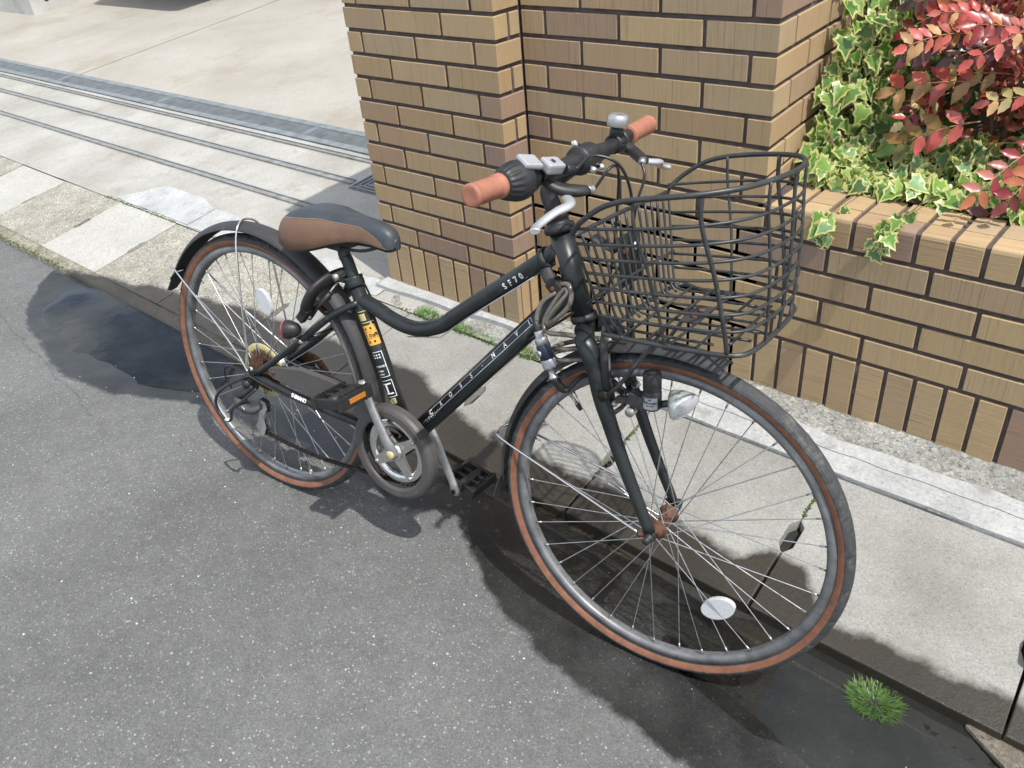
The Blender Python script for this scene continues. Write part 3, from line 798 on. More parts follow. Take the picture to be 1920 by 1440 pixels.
# lettering on the down tube
dtube = Tub(DTA, DTB, 0.0212); L0 = 0.128
lm = MB()
for i, ch in enumerate('CROSS\u00b7NAVI'):
    if ch == '\u00b7': dtube.patch(lm, L0 + 0.0405 * i - 0.001, L0 + 0.0405 * i + 0.001, -0.001, 0.001, 0.34)
    else: dtube.text(lm, ch, 0.0138, L0 + 0.0405 * i, 0.34, 0.0004)
e0, e1 = L0 - 0.008, L0 + 0.0405 * 9 + 0.008
for yy in (-0.0066, 0.0066): dtube.patch(lm, e0, e1, yy - 0.0004, yy + 0.0004, 0.34)
for tt_ in (e0, e1): dtube.patch(lm, tt_ - 0.0004, tt_ + 0.0004, -0.0066, 0.0066, 0.34)
lm.build('lettering', M['white'], frame)
ttube = Tub((0.6601, 0, 0.3510), (0.8300, 0, 0.4880), 0.0165)
lm = MB()
for i, ch in enumerate('SF70'): ttube.text(lm, ch, 0.0155, 0.072 + 0.0152 * i, -0.25, 0.0005)
ttube.patch(lm, 0.080, 0.126, -0.0088, -0.0078, -0.25)
ttube.text(lm, '0', 0.012, 0.176, 0.35, 0.0006)
lm.build('lettering', M['white'], frame)
# labels on the seat tube
stube = Tub(STT, BBP, 0.0168); RO = math.pi / 2
def seat_t(w): return (STT.z - w) / (STT.z - BBP.z) * (BBP - STT).length
t_ = seat_t(0.245)
lb = MB(); stube.patch(lb, t_, t_ + 0.030, -0.026, 0.026); lb.build('label', M['print_dark'], frame)
lb = MB(); stube.patch(lb, t_ + 0.001, t_ + 0.003, -0.025, 0.025, 0, 0.0007); stube.patch(lb, t_ + 0.027, t_ + 0.029, -0.025, 0.025, 0, 0.0007)
stube.patch(lb, t_ + 0.007, t_ + 0.023, -0.012, 0.010, 0, 0.0007); stube.text(lb, 'CN', 0.014, t_ + 0.015, -0.95, 0, RO); lb.build('label', M['gold'], frame)
t_ = t_ + 0.0345
lb = MB(); stube.patch(lb, t_, t_ + 0.046, -0.024, 0.024); reg = lb.build('registration_sticker', M['orange'], frame)
lb = MB()
for dt_ in (0.0145, 0.030): stube.patch(lb, t_ + dt_ - 0.0003, t_ + dt_ + 0.0003, -0.023, 0.023, 0, 0.0007)
stube.text(lb, '\u21160 1 0 6', 0.0120, t_ + 0.0225, 0.0, 0.0002, -RO, 0.0014)
for k in range(3):
    for dt_ in (0.0075, 0.038):
        stube.patch(lb, t_ + dt_ - 0.0025, t_ + dt_ + 0.0025, -0.014 + k * 0.012, -0.0095 + k * 0.012, 0, 0.0007)
lb.build('lettering', M['print_dark'], frame)
t_ = t_ + 0.062
lb = MB()
def outline(t0, t1, y0, y1, w=0.0006):
    for (a, b_, c_, d_) in ((t0, t1, y0, y0 + 2 * w), (t0, t1, y1 - 2 * w, y1), (t0, t0 + 2 * w, y0, y1), (t1 - 2 * w, t1, y0, y1)): stube.patch(lb, a, b_, c_, d_, 0, 0.0006, 0, 6)
outline(t_, t_ + 0.060, -0.015, 0.018); outline(t_ + 0.068, t_ + 0.108, -0.015, 0.018)
for k in range(4):
    for j in range(2): stube.patch(lb, t_ + 0.006 + j * 0.006, t_ + 0.009 + j * 0.006, -0.009 + k * 0.006, -0.006 + k * 0.006, 0, 0.0006)
stube.text(lb, 'CROSS NAVI', 0.0062, t_ + 0.034, 0, 0.0001, -RO)
stube.text(lb, '700C 6S', 0.0050, t_ + 0.045, 0, 0.0001, -RO); stube.text(lb, 'ALLOY', 0.0050, t_ + 0.053, 0, 0.0001, -RO)
for (a, b_, c_, d_) in ((0.075, 0.078, -0.010, 0.013), (0.098, 0.101, -0.010, 0.013), (0.078, 0.098, -0.0015, 0.0035)): stube.patch(lb, t_ + a, t_ + b_, c_, d_, 0, 0.0006)
lb.build('lettering', M['white'], frame)
lb = MB(); stube.text(lb, 'ERI', 0.017, t_ + 0.117, 0.1, 0.0006, -RO); lb.build('lettering', M['gold'], frame)
lb = MB(); stube.patch(lb, t_ + 0.140, t_ + 0.150, -0.020, 0.020); lb.build('label', M['silver'], frame)
# head badge
htube = Tub(HTT, HTB, 0.0205)
lb = MB(); htube.patch(lb, 0.038, 0.060, -0.010, 0.010, -0.9); lb.build('head_badge', M['orange'], frame)
lb = MB(); htube.text(lb, 'A', 0.020, 0.050, -0.9, 0.0008, -RO, 0.0014); htube.patch(lb, 0.112, 0.132, -0.006, 0.004, -0.9); lb.build('lettering', M['white'], frame)
cst = Tub((0.02, -0.060, 0.001), (0.16, -0.055, -0.010), 0.0100)
lb = MB(); cst.patch(lb, 0.02, 0.22, -0.012, 0.010, 0.2, 0.0008); prot = lb.build('chainstay_guard', M['black'], frame)
lb = MB(); cst.text(lb, 'SHIMANO', 0.0115, 0.148, 0.35, 0.0005, 0, 0.0020, 0, 0.92); lb.build('lettering', M['white'], frame)

# --- headset, stem, handlebar (bar rolled slightly against the frame)
axd = (HTT - HTB).normalized()
hs = MB()
hs.lathe([(0.012, -0.002), (0.0265, -0.002), (0.0285, 0.004), (0.0275, 0.011), (0.0215, 0.013), (0.0205, 0.020), (0.0225, 0.021), (0.0222, 0.032), (0.0195, 0.034), (0.0195, 0.040), (0.012, 0.041)], HTT, axd, 28)
hs.build('headset', M['black'], bike)
hs = MB(); hs.lathe([(0.012, 0.0), (0.0245, 0.0), (0.0255, -0.008), (0.0235, -0.014), (0.012, -0.014)], HTB, axd, 28)
hs.build('headset_cup', M['black'], bike)
S0 = HTT + axd * 0.036; S1 = HTT + axd * 0.075; BC = Vector((0.860, 0, 0.648))
st = MB(); st.tube(spline([S0, S1, S1 + (BC - S1) * 0.45 + axd * 0.004, BC], 6), [0.0155] * 19, 16)
st.lathe([(0.0, -0.024), (0.0225, -0.024), (0.0245, -0.018), (0.0245, 0.018), (0.0225, 0.024), (0.0, 0.024)], BC, (0, 1, 0.038), 24)
stem = st.build('stem', M['black'], bike)
for dx, dz, dy in ((0.022, -0.010, -0.014), (-0.010, 0.021, -0.014), (0.022, -0.010, 0.014)):
    b_ = MB(); b_.lathe([(0, 0.010), (0.0045, 0.010), (0.0058, 0.006), (0.0058, -0.004), (0.0, -0.004)], BC + Vector((dx, dy, dz)), Vector((dx, 0, dz)) , 12); b_.build('bolt', M['chrome'], stem)
def barp(v): return Vector((0.860 - 0.020 * smooth(0.05, 0.29, abs(v)), v, 0.648 + 0.040 * v + 0.004 * smooth(0.06, 0.2, abs(v))))
hb = MB(); hb.tube([barp(v / 100) for v in range(-28, 29, 2)], [0.0145 if abs(v) < 7 else 0.0125 for v in range(-28, 29, 2)], 16)
bar = hb.build('handlebar', M['black'], bike)
def grip_mesh(v0, v1, s):
    g = MB(); prof = []; n = 30; seg = 30
    A, B = barp(v0), barp(v1); ax = (B - A).normalized(); ln = (B - A).length
    ref = (Vector((0, 0, 1)) - ax * ax.z).normalized(); e2 = ax.cross(ref)
    vs = []; fs = []
    rows = [(0.0, 0.0), (0.0, 0.008), (-0.001, 0.013), (0.0, 0.0168), (0.003, 0.0178), (0.007, 0.0178)] + [(0.009 + (ln - 0.022) * i / 46, None) for i in range(47)] + [(ln - 0.011, 0.0168), (ln - 0.009, 0.0185), (ln - 0.002, 0.0190), (ln, 0.0170), (ln, 0.0)]
    seg = 60
    for (t, r) in rows:
        for k in range(seg):
            a = 2 * math.pi * k / seg
            rr = r
            if rr is None:
                i = round((t - 0.009) / ((ln - 0.022) / 46))
                rr = 0.0162 + (0.0010 if (i % 2 == 0 and k % 2 == 0) else 0.0)
            vs.append(A + ax * t + (ref * math.cos(a) + e2 * math.sin(a)) * rr)
    m_ = len(rows)
    for i in range(m_ - 1):
        for k in range(seg):
            l = (k + 1) % seg; fs.append((i * seg + k, i * seg + l, (i + 1) * seg + l, (i + 1) * seg + k))
    g.add(vs, fs, 0, True); return g
grip_mesh(-0.292, -0.222, -1).build('grip', M['grip'], bar)
g_ = grip_mesh(0.286, 0.180, 1); g_.build('grip', M['grip'], bar)
# twist shifter on the right
A = barp(-0.221); ax = (barp(-0.13) - A).normalized()
sh = MB()
vs = []; fs = []; rows = [(0.0, 0.0165, 0), (0.001, 0.0195, 0), (0.004, 0.0215, 1), (0.010, 0.0235, 1), (0.016, 0.0255, 1), (0.022, 0.0272, 1), (0.0245, 0.0285, 0), (0.030, 0.0305, 0), (0.036, 0.0310, 0), (0.041, 0.0305, 0), (0.043, 0.0295, 2), (0.0445, 0.0300, 2), (0.049, 0.0290, 0), (0.050, 0.0255, 0), (0.066, 0.0235, 0), (0.068, 0.0125, 0)]
ref = (Vector((0, 0, 1)) - ax * ax.z).normalized(); e2 = ax.cross(ref); seg = 72
for (t, r, q_) in rows:
    for k in range(seg):
        a = 2 * math.pi * k / seg
        rr = r + (0.0017 * (1 if k % 4 < 2 else 0) if q_ == 1 else 0.0008 * (1 if k % 2 else 0) if q_ == 2 else 0)
        vs.append(A + ax * t + (ref * math.cos(a) + e2 * math.sin(a)) * rr)
for i in range(len(rows) - 1):
    for k in range(seg):
        l = (k + 1) % seg; fs.append((i * seg + k, i * seg + l, (i + 1) * seg + l, (i + 1) * seg + k))
sh.add(vs, fs, 0, True); shifter = sh.build('gear_shifter', M['black'], bar)
# silver indicator window over the shifter
P0 = barp(-0.165); fw_ = Vector((1, 0, 0)); up_ = Vector((0, 0, 1))
hd = MB(); hd.box(P0 + Vector((0.012, -0.008, 0.0275)), (0.030, 0.034, 0.009), Matrix.Rotation(0.42, 3, 'Y') @ Matrix.Rotation(-0.35, 3, 'Z')); hd.build('indicator_cover', M['silver'], shifter, 0.0035)
hd = MB(); hd.box(P0 + Vector((0.030, 0.027, 0.0185)), (0.026, 0.036, 0.017), Matrix.Rotation(0.42, 3, 'Y') @ Matrix.Rotation(-0.25, 3, 'Z')); hd.build('indicator_cover', M['silver'], shifter, 0.004)
b_ = MB(); b_.box(P0 + Vector((0.0335, 0.024, 0.0262)), (0.007, 0.006, 0.003), Matrix.Rotation(0.42, 3, 'Y')); b_.build('window', M['navy'], shifter)
b_ = MB(); b_.tube(spline([P0 + Vector((0.045, 0.042, 0.012)), P0 + Vector((0.052, 0.060, 0.010))], 4), [0.0085, 0.008, 0.0075, 0.006, 0.005], 10); b_.build('cable_stop', M['black'], shifter)

def brake_lever(s, v0):
    c = barp(v0); b1 = MB()
    b1.lathe([(0.0125, -0.010), (0.0165, -0.010), (0.0165, 0.010), (0.0125, 0.010)], c, (0, 1, 0), 20)
    b1.tube(spline([c + Vector((0.008, 0, -0.008)), c + Vector((0.030, -s * 0.004, -0.018)), c + Vector((0.052, -s * 0.022, -0.022)), c + Vector((0.064, -s * 0.040, -0.022))], 4), [0.012, 0.0125, 0.013, 0.013, 0.013, 0.013, 0.013, 0.0125, 0.0125, 0.012, 0.0115, 0.010, 0.009], 12, flat=(0.72, 1.1, (0, 0, 1)))
    o = b1.build('brake_lever', M['black'], bar)
    b2 = MB()
    b2.tube(spline([c + Vector((0.046, -s * 0.004, -0.030)), c + Vector((0.058, s * 0.006, -0.032)), c + Vector((0.066, s * 0.024, -0.034)), c + Vector((0.058, s * 0.046, -0.040)), c + Vector((0.050, s * 0.066, -0.050)), c + Vector((0.050, s * 0.088, -0.056)), c + Vector((0.056, s * 0.100, -0.058))], 4),
            [0.008] * 3 + [0.0082] * 4 + [0.0078] * 5 + [0.0070] * 6 + [0.0064] * 3 + [0.0068] * 2 + [0.0072, 0.006], 12, flat=(0.72, 1.15, (0, 0, 1)))
    b2.build('lever_blade', M['silver'], o)
    b3 = MB(); e_ = c + Vector((0.064, -s * 0.040, -0.022)); dr = Vector((0.35, -s, 0.0)).normalized()
    b3.lathe([(0, 0), (0.0068, 0), (0.0072, 0.004), (0.006, 0.006), (0.0072, 0.009), (0.006, 0.013), (0.003, 0.016), (0.0, 0.016)], e_ - dr * 0.002, dr, 12)
    b3.build('barrel_adjuster', M['zinc'], o)
    return e_ + dr * 0.014
cR = brake_lever(-1, -0.128); cL = brake_lever(1, 0.148)
# bell
bl = barp(0.118)
b_ = MB(); b_.lathe([(0.0125, -0.010), (0.0170, -0.010), (0.0170, 0.010), (0.0125, 0.010)], bl, (0, 1, 0), 18)
b_.lathe([(0, -0.004), (0.0125, -0.004), (0.0115, 0.022), (0.0, 0.022)], bl + Vector((0, 0, 0.012)), (0.06, 0, 1), 20)
for k in range(3): b_.box(bl + Vector((0.012, 0.0, 0.006 - k * 0.007)), (0.012, 0.019, 0.0022))
bell = b_.build('bell', M['black'], bar)
b_ = MB(); b_.lathe([(0.0185, 0.0), (0.0190, 0.001), (0.0190, 0.013), (0.0182, 0.0165), (0.0155, 0.0195), (0.011, 0.0212), (0.0, 0.0215)], bl + Vector((0.0015, 0, 0.031)), (0.06, 0, 1), 28); b_.build('dome', M['alloy'], bell)

# --- cables
def cable(pts, r=0.0026, mat='cable'):
    c = MB(); c.tube(spline(pts, 8), r, 8); return c.build('cable', M[mat], bike)
cable([P0 + Vector((0.052, 0.062, 0.010)), (0.905, -0.055, 0.668), (0.940, -0.030, 0.655), (0.953, 0.000, 0.600), (0.952, 0.015, 0.520), (0.915, 0.012, 0.430), (0.862, -0.020, 0.372), (0.78, -0.022, 0.302)])
cable([cR, (0.938, -0.055, 0.655), (0.930, -0.010, 0.640), (0.918, 0.022, 0.575), (0.914, 0.030, 0.48), (0.90, 0.028, 0.40), (0.80, 0.022, 0.34)])
cable([cL, (0.934, 0.085, 0.612), (0.930, 0.070, 0.560), (0.938, 0.055, 0.480), (0.950, 0.045, 0.390), (0.958, 0.030, 0.330), (0.960, 0.000, 0.318), (0.960, -0.025, 0.322)])
cable([(0.46, -0.018, -0.060), (0.30, -0.050, -0.030), (0.14, -0.066, -0.014), (0.06, -0.080, 0.004), (0.00, -0.092, 0.026), (-0.045, -0.095, 0.028), (-0.066, -0.092, -0.002), (-0.055, -0.086, -0.040)], 0.0024)
cable([(0.50, 0.020, 0.215), (0.40, 0.020, 0.225), (0.345, 0.026, 0.250), (0.300, 0.030, 0.300), (0.262, 0.010, 0.315), (0.240, -0.026, 0.300)], 0.0024)
c = MB(); c.tube([(0.47, -0.012, 0.219), (0.56, -0.013, 0.243), (0.63, -0.014, 0.305), (0.78, -0.013, 0.425)], 0.0012, 6); c.build('cable', M['spoke'], bike)

# --- wheels
def tyre_mesh(o):
    seg = 300
    prof = [(RRIM - 0.004, -0.0105, 2), (RRIM + 0.001, -0.0118, 0), (RRIM + 0.0025, -0.0130, 1), (RRIM + 0.0138, -0.0186, 0), (RRIM + 0.0172, -0.0184, 0), (RRIM + 0.0212, -0.0162, 0), (RRIM + 0.0248, -0.0120, 0), (RRIM + 0.0278, -0.0055, 0), (RRIM + 0.029, 0.0, 0)]
    prof = prof + [(r, -y, 0) for r, y, m_ in prof[-2::-1]]
    mats = []
    for j in range(len(prof) - 1):
        jj = min(j, len(prof) - 2 - j); mats.append([0, 0, 1, 0, 0, 0, 0, 0][jj])
    m = MB(); vs = []; fs = []; n = len(prof)
    for k in range(seg):
        a = 2 * math.pi * k / seg
        for j, (r, y, _) in enumerate(prof):
            rr = r; jj = min(j, n - 1 - j)
            ph = k % 10
            if jj in (5, 6) and ph in (0,): rr -= 0.0019
            if jj == 6 and ph in (3, 4, 5, 6): rr -= 0.0013
            if jj == 7 and ph in (2, 7): rr -= 0.0013
            if jj == 4 and ph == 0: rr -= 0.0012
            vs.append((o.x + rr * math.cos(a), o.y + y, o.z + rr * math.sin(a)))
    for k in range(seg):
        l = (k + 1) % seg
        for j in range(n - 1):
            m.f.append((k * n + j, k * n + j + 1, l * n + j + 1, l * n + j)); m.mi.append(mats[j]); m.sm.append(False if min(j, n - 2 - j) >= 4 else True)
    m.v = vs
    return m
def wheel(o, rear=False, steer=0.0):
    o = Vector(o)
    m = MB()
    m.lathe([(RRIM - 0.017, -0.004), (RRIM - 0.0165, -0.0085), (RRIM - 0.012, -0.0118), (RRIM + 0.001, -0.0120), (RRIM + 0.0005, -0.0100), (RRIM - 0.006, -0.0092), (RRIM - 0.006, 0.0092), (RRIM + 0.0005, 0.0100), (RRIM + 0.001, 0.0120), (RRIM - 0.012, 0.0118), (RRIM - 0.0165, 0.0085), (RRIM - 0.017, 0.004), (RRIM - 0.017, -0.004)], (0, 0, 0), (0, 1, 0), 128)
    w = m.build('wheel', M['rim'], bike)
    w.location = o; w.rotation_euler = (0, 0, steer)
    tyre_mesh(Vector((0, 0, 0))).build('tyre', [M['tread'], M['tan']], w)
    hub = MB()
    if rear: hub.lathe([(0.004, -0.062), (0.009, -0.060), (0.009, -0.042), (0.012, -0.040), (0.0235, -0.030), (0.0235, -0.027), (0.014, -0.022), (0.013, 0.022), (0.0235, 0.028), (0.0235, 0.031), (0.012, 0.034), (0.009, 0.050), (0.0, 0.060)], (0, 0, 0), (0, 1, 0), 28)
    else: hub.lathe([(0.0, -0.060), (0.0045, -0.060), (0.0045, -0.042), (0.012, -0.041), (0.0145, -0.036), (0.0140, -0.032), (0.0195, -0.031), (0.0205, -0.029), (0.0195, -0.027), (0.0125, -0.023), (0.0130, 0.0), (0.0125, 0.023), (0.0195, 0.027), (0.0205, 0.029), (0.0195, 0.031), (0.0140, 0.032), (0.0145, 0.036), (0.012, 0.041), (0.0045, 0.042), (0.0045, 0.060), (0.0, 0.060)], (0, 0, 0), (0, 1, 0), 28)
    hub.build('hub', M['alloy' if rear else 'rust'], w)
    fl = (0.0285, -0.0285) if not rear else (0.0295, -0.0285)
    NS = 36
    for i in range(NS):
        side = i % 2; pair = i // 2
        a_r = 2 * math.pi * (i + 0.35) / NS
        tw_ = R(58) * (1 if pair % 2 == 0 else -1)
        a_h = a_r + tw_
        y = fl[0] if side == 0 else fl[1]
        p = Vector((0.0195 * math.cos(a_h), y, 0.0195 * math.sin(a_h)))
        rr_ = RRIM - 0.0165
        q_ = Vector((rr_ * math.cos(a_r), 0.0025 if side == 0 else -0.0025, rr_ * math.sin(a_r)))
        sp = MB(); sp.tube([p, q_], 0.00105, 6, caps=False)
        d_ = (p - q_).normalized(); sp.tube([q_, q_ + d_ * 0.013], 0.0020, 6)
        sp.build('spoke', M['spoke'], w)
    return w
fw = wheel((WB, 0, 0), False, R(2.2)); rw = wheel((0, 0, 0), True)
# valves and spoke reflectors
def valve(w, ang):
    m = MB(); d_ = Vector((math.cos(ang), 0, math.sin(ang))); p = d_ * (RRIM - 0.016)
    m.lathe([(0.0048, 0.0), (0.0048, 0.004), (0.0032, 0.005), (0.0032, 0.022), (0.0044, 0.022), (0.0044, 0.034), (0.003, 0.036), (0, 0.036)], p, -d_, 12)
    v = m.build('valve', M['alloy'], w)
    m = MB(); m.lathe([(0.0050, 0.024), (0.0050, 0.036), (0.0036, 0.0385), (0, 0.0385)], p, -d_, 12); m.build('valve_cap', M['black'], v)
valve(fw, math.atan2(0.215, -0.222)); valve(rw, math.atan2(-0.29, 0.115))
def reflector(w, u, wv, ang, lx, lz, y=0.0):
    m = MB(); n = 24
    c_, s_ = math.cos(ang), math.sin(ang)
    poly = [(lx * math.cos(2 * math.pi * k / n), lz * math.sin(2 * math.pi * k / n)) for k in range(n)]
    ex = Vector((c_, 0, s_)); ey = Vector((-s_, 0, c_))
    m.prism(poly, Vector((u, y + 0.005, wv)), ex, ey, 0.010); r_ = m.build('reflector', M['clear'], w, 0.0015)
    return r_
reflector(fw, 1.2128 - WB + 0.004, -0.145, R(38), 0.036, 0.023, -0.006)
reflector(rw, 0.010, 0.182, R(-60), 0.034, 0.023, -0.004)

# --- fork
fk = MB()
for s in (-1, 1):
    pts = spline([(0.893, s * 0.016, 0.352), (0.912, s * 0.046, 0.345), (0.9268, s * 0.052, 0.3300), (0.9407, s * 0.053, 0.300), (0.9584, s * 0.054, 0.249), (0.9786, s * 0.055, 0.206), (1.006, s * 0.055, 0.148), (1.042, s * 0.055, 0.0800), (1.0830, s * 0.056, 0.006)], 5)
    n = len(pts); fk.tube(pts, [0.0165 - 0.0068 * max(0, (i / (n - 1) - 0.25)) / 0.75 for i in range(n)], 16, flat=(1.12, 0.9, (1, 0, 0)))
    fk.lathe([(0, -0.003), (0.011, -0.003), (0.011, 0.003), (0, 0.003)], (WB, s * 0.056, 0.0), (0, 1, 0), 16)
fk.tube([HTB - axd * 0.010, HTB - axd * 0.034], 0.0175, 18)
fork = fk.build('fork', M['fork'], bike)
for s in (-1, 1):
    m = MB(); m.lathe([(0, 0), (0.0100, 0), (0.0100, 0.006), (0.0078, 0.008), (0.0078, 0.017), (0.005, 0.020), (0, 0.020)], (WB, s * 0.060, 0), (0, s, 0), 14); m.build('axle_nut', M['black'], fork)
m = MB()
for dz in (0.0, -0.026):
    m.tube([(0.967, -0.046, 0.232 + dz), (0.974, 0, 0.236 + dz), (0.967, 0.046, 0.232 + dz)], 0.0045, 8)
m.build('brace', M['fork'], fork)

# --- mudguards
def mudguard(c, a0, a1, r, wd, n=40, taper=None):
    m = MB(); vs = []; fs = []; K = 12
    for i in range(n + 1):
        a = R(a0 + (a1 - a0) * i / n)
        w2 = wd / 2 * (1 if taper is None else taper(i / n))
        for side in (0, 1):
            for k in range(K + 1):
                t = -1 + 2 * k / K
                y = w2 * math.sin(t * 1.25) / math.sin(1.25)
                rr = r - (1 - math.cos(t * 1.25)) * w2 * 0.80 - (0.0016 if side else 0)
                vs.append((c[0] + rr * math.cos(a), y, c[1] + rr * math.sin(a)))
    row = 2 * (K + 1)
    for i in range(n):
        for side in (0, 1):
            for k in range(K):
                b_ = i * row + side * (K + 1) + k; q_ = b_ + row
                fs.append((b_, b_ + 1, q_ + 1, q_) if side == 0 else (b_, q_, q_ + 1, b_ + 1))
        for k in (0, K):
            b_ = i * row + k; q_ = b_ + row
            fs.append((b_, q_, q_ + K + 1, b_ + K + 1) if k == 0 else (b_, b_ + K + 1, q_ + K + 1, q_))
    for i in (0, n):
        for k in range(K):
            b_ = i * row + k
            fs.append((b_, b_ + K + 1, b_ + K + 2, b_ + 1) if i == 0 else (b_, b_ + 1, b_ + K + 2, b_ + K + 1))
    m.add(vs, fs, 0, True); return m
rg = mudguard((0, 0), -4, 150, 0.374, 0.056).build('mudguard', M['matt'], bike)
fg = mudguard((WB, 0), 78, 186, 0.366, 0.054).build('mudguard', M['matt'], bike)
m = MB(); m.prism([(0, -0.022), (0.024, -0.026), (0.024, 0.026), (0, 0.022)], (-0.318, 0, 0.186), Vector((-0.62, 0, -0.78)), Vector((0, 1, 0)), 0.002); 
m.prism([(0, -0.022), (0.058, -0.014), (0.066, 0.0), (0.058, 0.014), (0, 0.022)], (-0.330, 0, 0.170), Vector((-0.66, 0, -0.75)), Vector((0, 1, 0)), 0.003); m.build('mud_flap', M['matt'], rg)
m = MB(); m.prism([(0, -0.025), (0.05, -0.027), (0.06, 0.0), (0.05, 0.027), (0, 0.025)], (WB - 0.364, 0, -0.034), Vector((-0.22, 0, -0.97)), Vector((0, 1, 0)), 0.003); m.build('mud_flap', M['matt'], fg)
def stay(pts, parent, mat='chrome', r=0.0026):
    m = MB(); m.tube(spline(pts, 10), r, 8); return m.build('stay', M[mat], parent)
stay([(0.004, -0.070, 0.020), (-0.008, -0.058, 0.20), (-0.020, -0.040, 0.345), (-0.032, 0.0, 0.3785), (-0.020, 0.040, 0.345), (-0.008, 0.058, 0.20), (0.004, 0.070, 0.020)], rg)
stay([(0.000, -0.072, 0.016), (-0.050, -0.060, 0.050), (-0.150, -0.046, 0.115), (-0.290, -0.033, 0.204), (-0.336, 0.0, 0.190), (-0.290, 0.033, 0.204), (-0.150, 0.046, 0.115), (0.0, 0.072, 0.016)], rg)
stay([(WB - 0.016, -0.064, 0.002), (0.90, -0.048, 0.036), (0.735, -0.033, 0.070), (0.712, -0.015, 0.074), (0.712, 0.015, 0.074), (0.735, 0.033, 0.070), (0.90, 0.048, 0.036), (WB - 0.016, 0.064, 0.002)], fg)
for (px, pz, pr) in ((WB - 0.018, 0.002, fg), (0.002, 0.020, rg)):
    for s in (-1, 1):
        m = MB(); m.lathe([(0, 0), (0.0075, 0), (0.0075, 0.003), (0.0045, 0.004), (0.0045, 0.007), (0, 0.007)], (px, s * 0.062, pz), (0, s, 0), 10); m.build('bolt', M['rust' if pr is fg else 'zinc'], pr)

# --- drivetrain
CR = Vector((0.4600, -0.050, -0.0515))
CRD = (Vector((0.398, 0, 0.1105)) - Vector((0.4615, 0, -0.05))).normalized()
cg = MB()
def ringpoly(m, c, r0, r1, y0, y1, seg=64, mi=0):
    m.lathe([(r0, 0), (r1, 0), (r1, y1 - y0), (r0, y1 - y0), (r0, 0)], (c.x, y0, c.z), (0, 1, 0), seg, mi, False)
cg.lathe([(0.087, -0.010), (0.088, -0.014), (0.093, -0.0165), (0.106, -0.0165), (0.1125, -0.013), (0.1155, -0.006), (0.1160, 0.010), (0.110, 0.010), (0.108, -0.006), (0.092, -0.009), (0.087, -0.010)], CR + Vector((-0.004, 0, -0.004)), (0, 1, 0), 72)
tail = [(0.070, 0.042), (0.080, 0.050), (0.18, 0.073), (0.28, 0.074), (0.41, 0.055), (0.405, 0.010), (0.36, 0.008), (0.20, 0.012), (0.085, 0.020), (0.070, 0.028)]
cg.prism(tail, (0, -0.050, 0), (1, 0, 0), (0, 0, 1), 0.016)
guard = cg.build('chain_guard', M['guard'], bike, 0.0015)
m = MB()
for p in ((0.088, -0.067, 0.038), (0.530, -0.066, 0.014)): m.lathe([(0, 0.002), (0.0045, 0.002), (0.0055, 0.0), (0.0055, -0.002), (0, -0.002)], p, (0, -1, 0), 10)
m.build('screw', M['rust'], guard)
m = MB(); m.box((0.538, -0.055, 0.020), (0.022, 0.020, 0.016), Matrix.Rotation(-0.8, 3, 'Y')); m.build('bracket', M['matt'], guard)
cr = MB()
cr.lathe([(0.060, 0.004), (0.061, -0.003), (0.066, -0.007), (0.076, -0.007), (0.084, -0.003), (0.087, 0.003), (0.087, 0.005), (0.060, 0.004)], CR + Vector((0, 0.001, 0)), (0, 1, 0), 72)
for k in range(4):
    a = R(38 + 90 * k); d_ = Vector((math.cos(a), 0, math.sin(a))); n_ = Vector((-math.sin(a), 0, math.cos(a)))
    p = [CR + d_ * 0.012 + n_ * 0.019, CR + d_ * 0.035 + n_ * 0.013, CR + d_ * 0.066 + n_ * 0.011, CR + d_ * 0.066 - n_ * 0.011, CR + d_ * 0.035 - n_ * 0.013, CR + d_ * 0.012 - n_ * 0.019]
    vs = [q_ + Vector((0, -0.008, 0)) for q_ in p] + [q_ + Vector((0, 0.000, 0)) for q_ in p]
    cr.add(vs, [tuple(range(6)), tuple(range(11, 5, -1))] + [(i, 6 + i, 6 + (i + 1) % 6, (i + 1) % 6) for i in range(6)])
cr.lathe([(0.0, -0.014), (0.020, -0.013), (0.023, -0.006), (0.023, 0.002), (0.0, 0.002)], CR, (0, 1, 0), 28)
chainring = cr.build('chainring', M['chrome'], bike)
for k in range(4):
    a = R(38 + 90 * k); m = MB(); m.lathe([(0.0, 0.003), (0.004, 0.003), (0.0055, 0.0), (0.0055, -0.003), (0, -0.003)], CR + Vector((0.070 * math.cos(a), -0.008, 0.070 * math.sin(a))), (0, -1, 0), 10); m.build('bolt', M['zinc'], chainring)
m = MB()
for k in range(44):
    a = 2 * math.pi * k / 44; m.box(CR + Vector((0.0885 * math.cos(a), 0.004, 0.0885 * math.sin(a))), (0.006, 0.003, 0.005), Matrix.Rotation(-a, 3, 'Y'))
m.build('teeth', M['chain'], chainring)
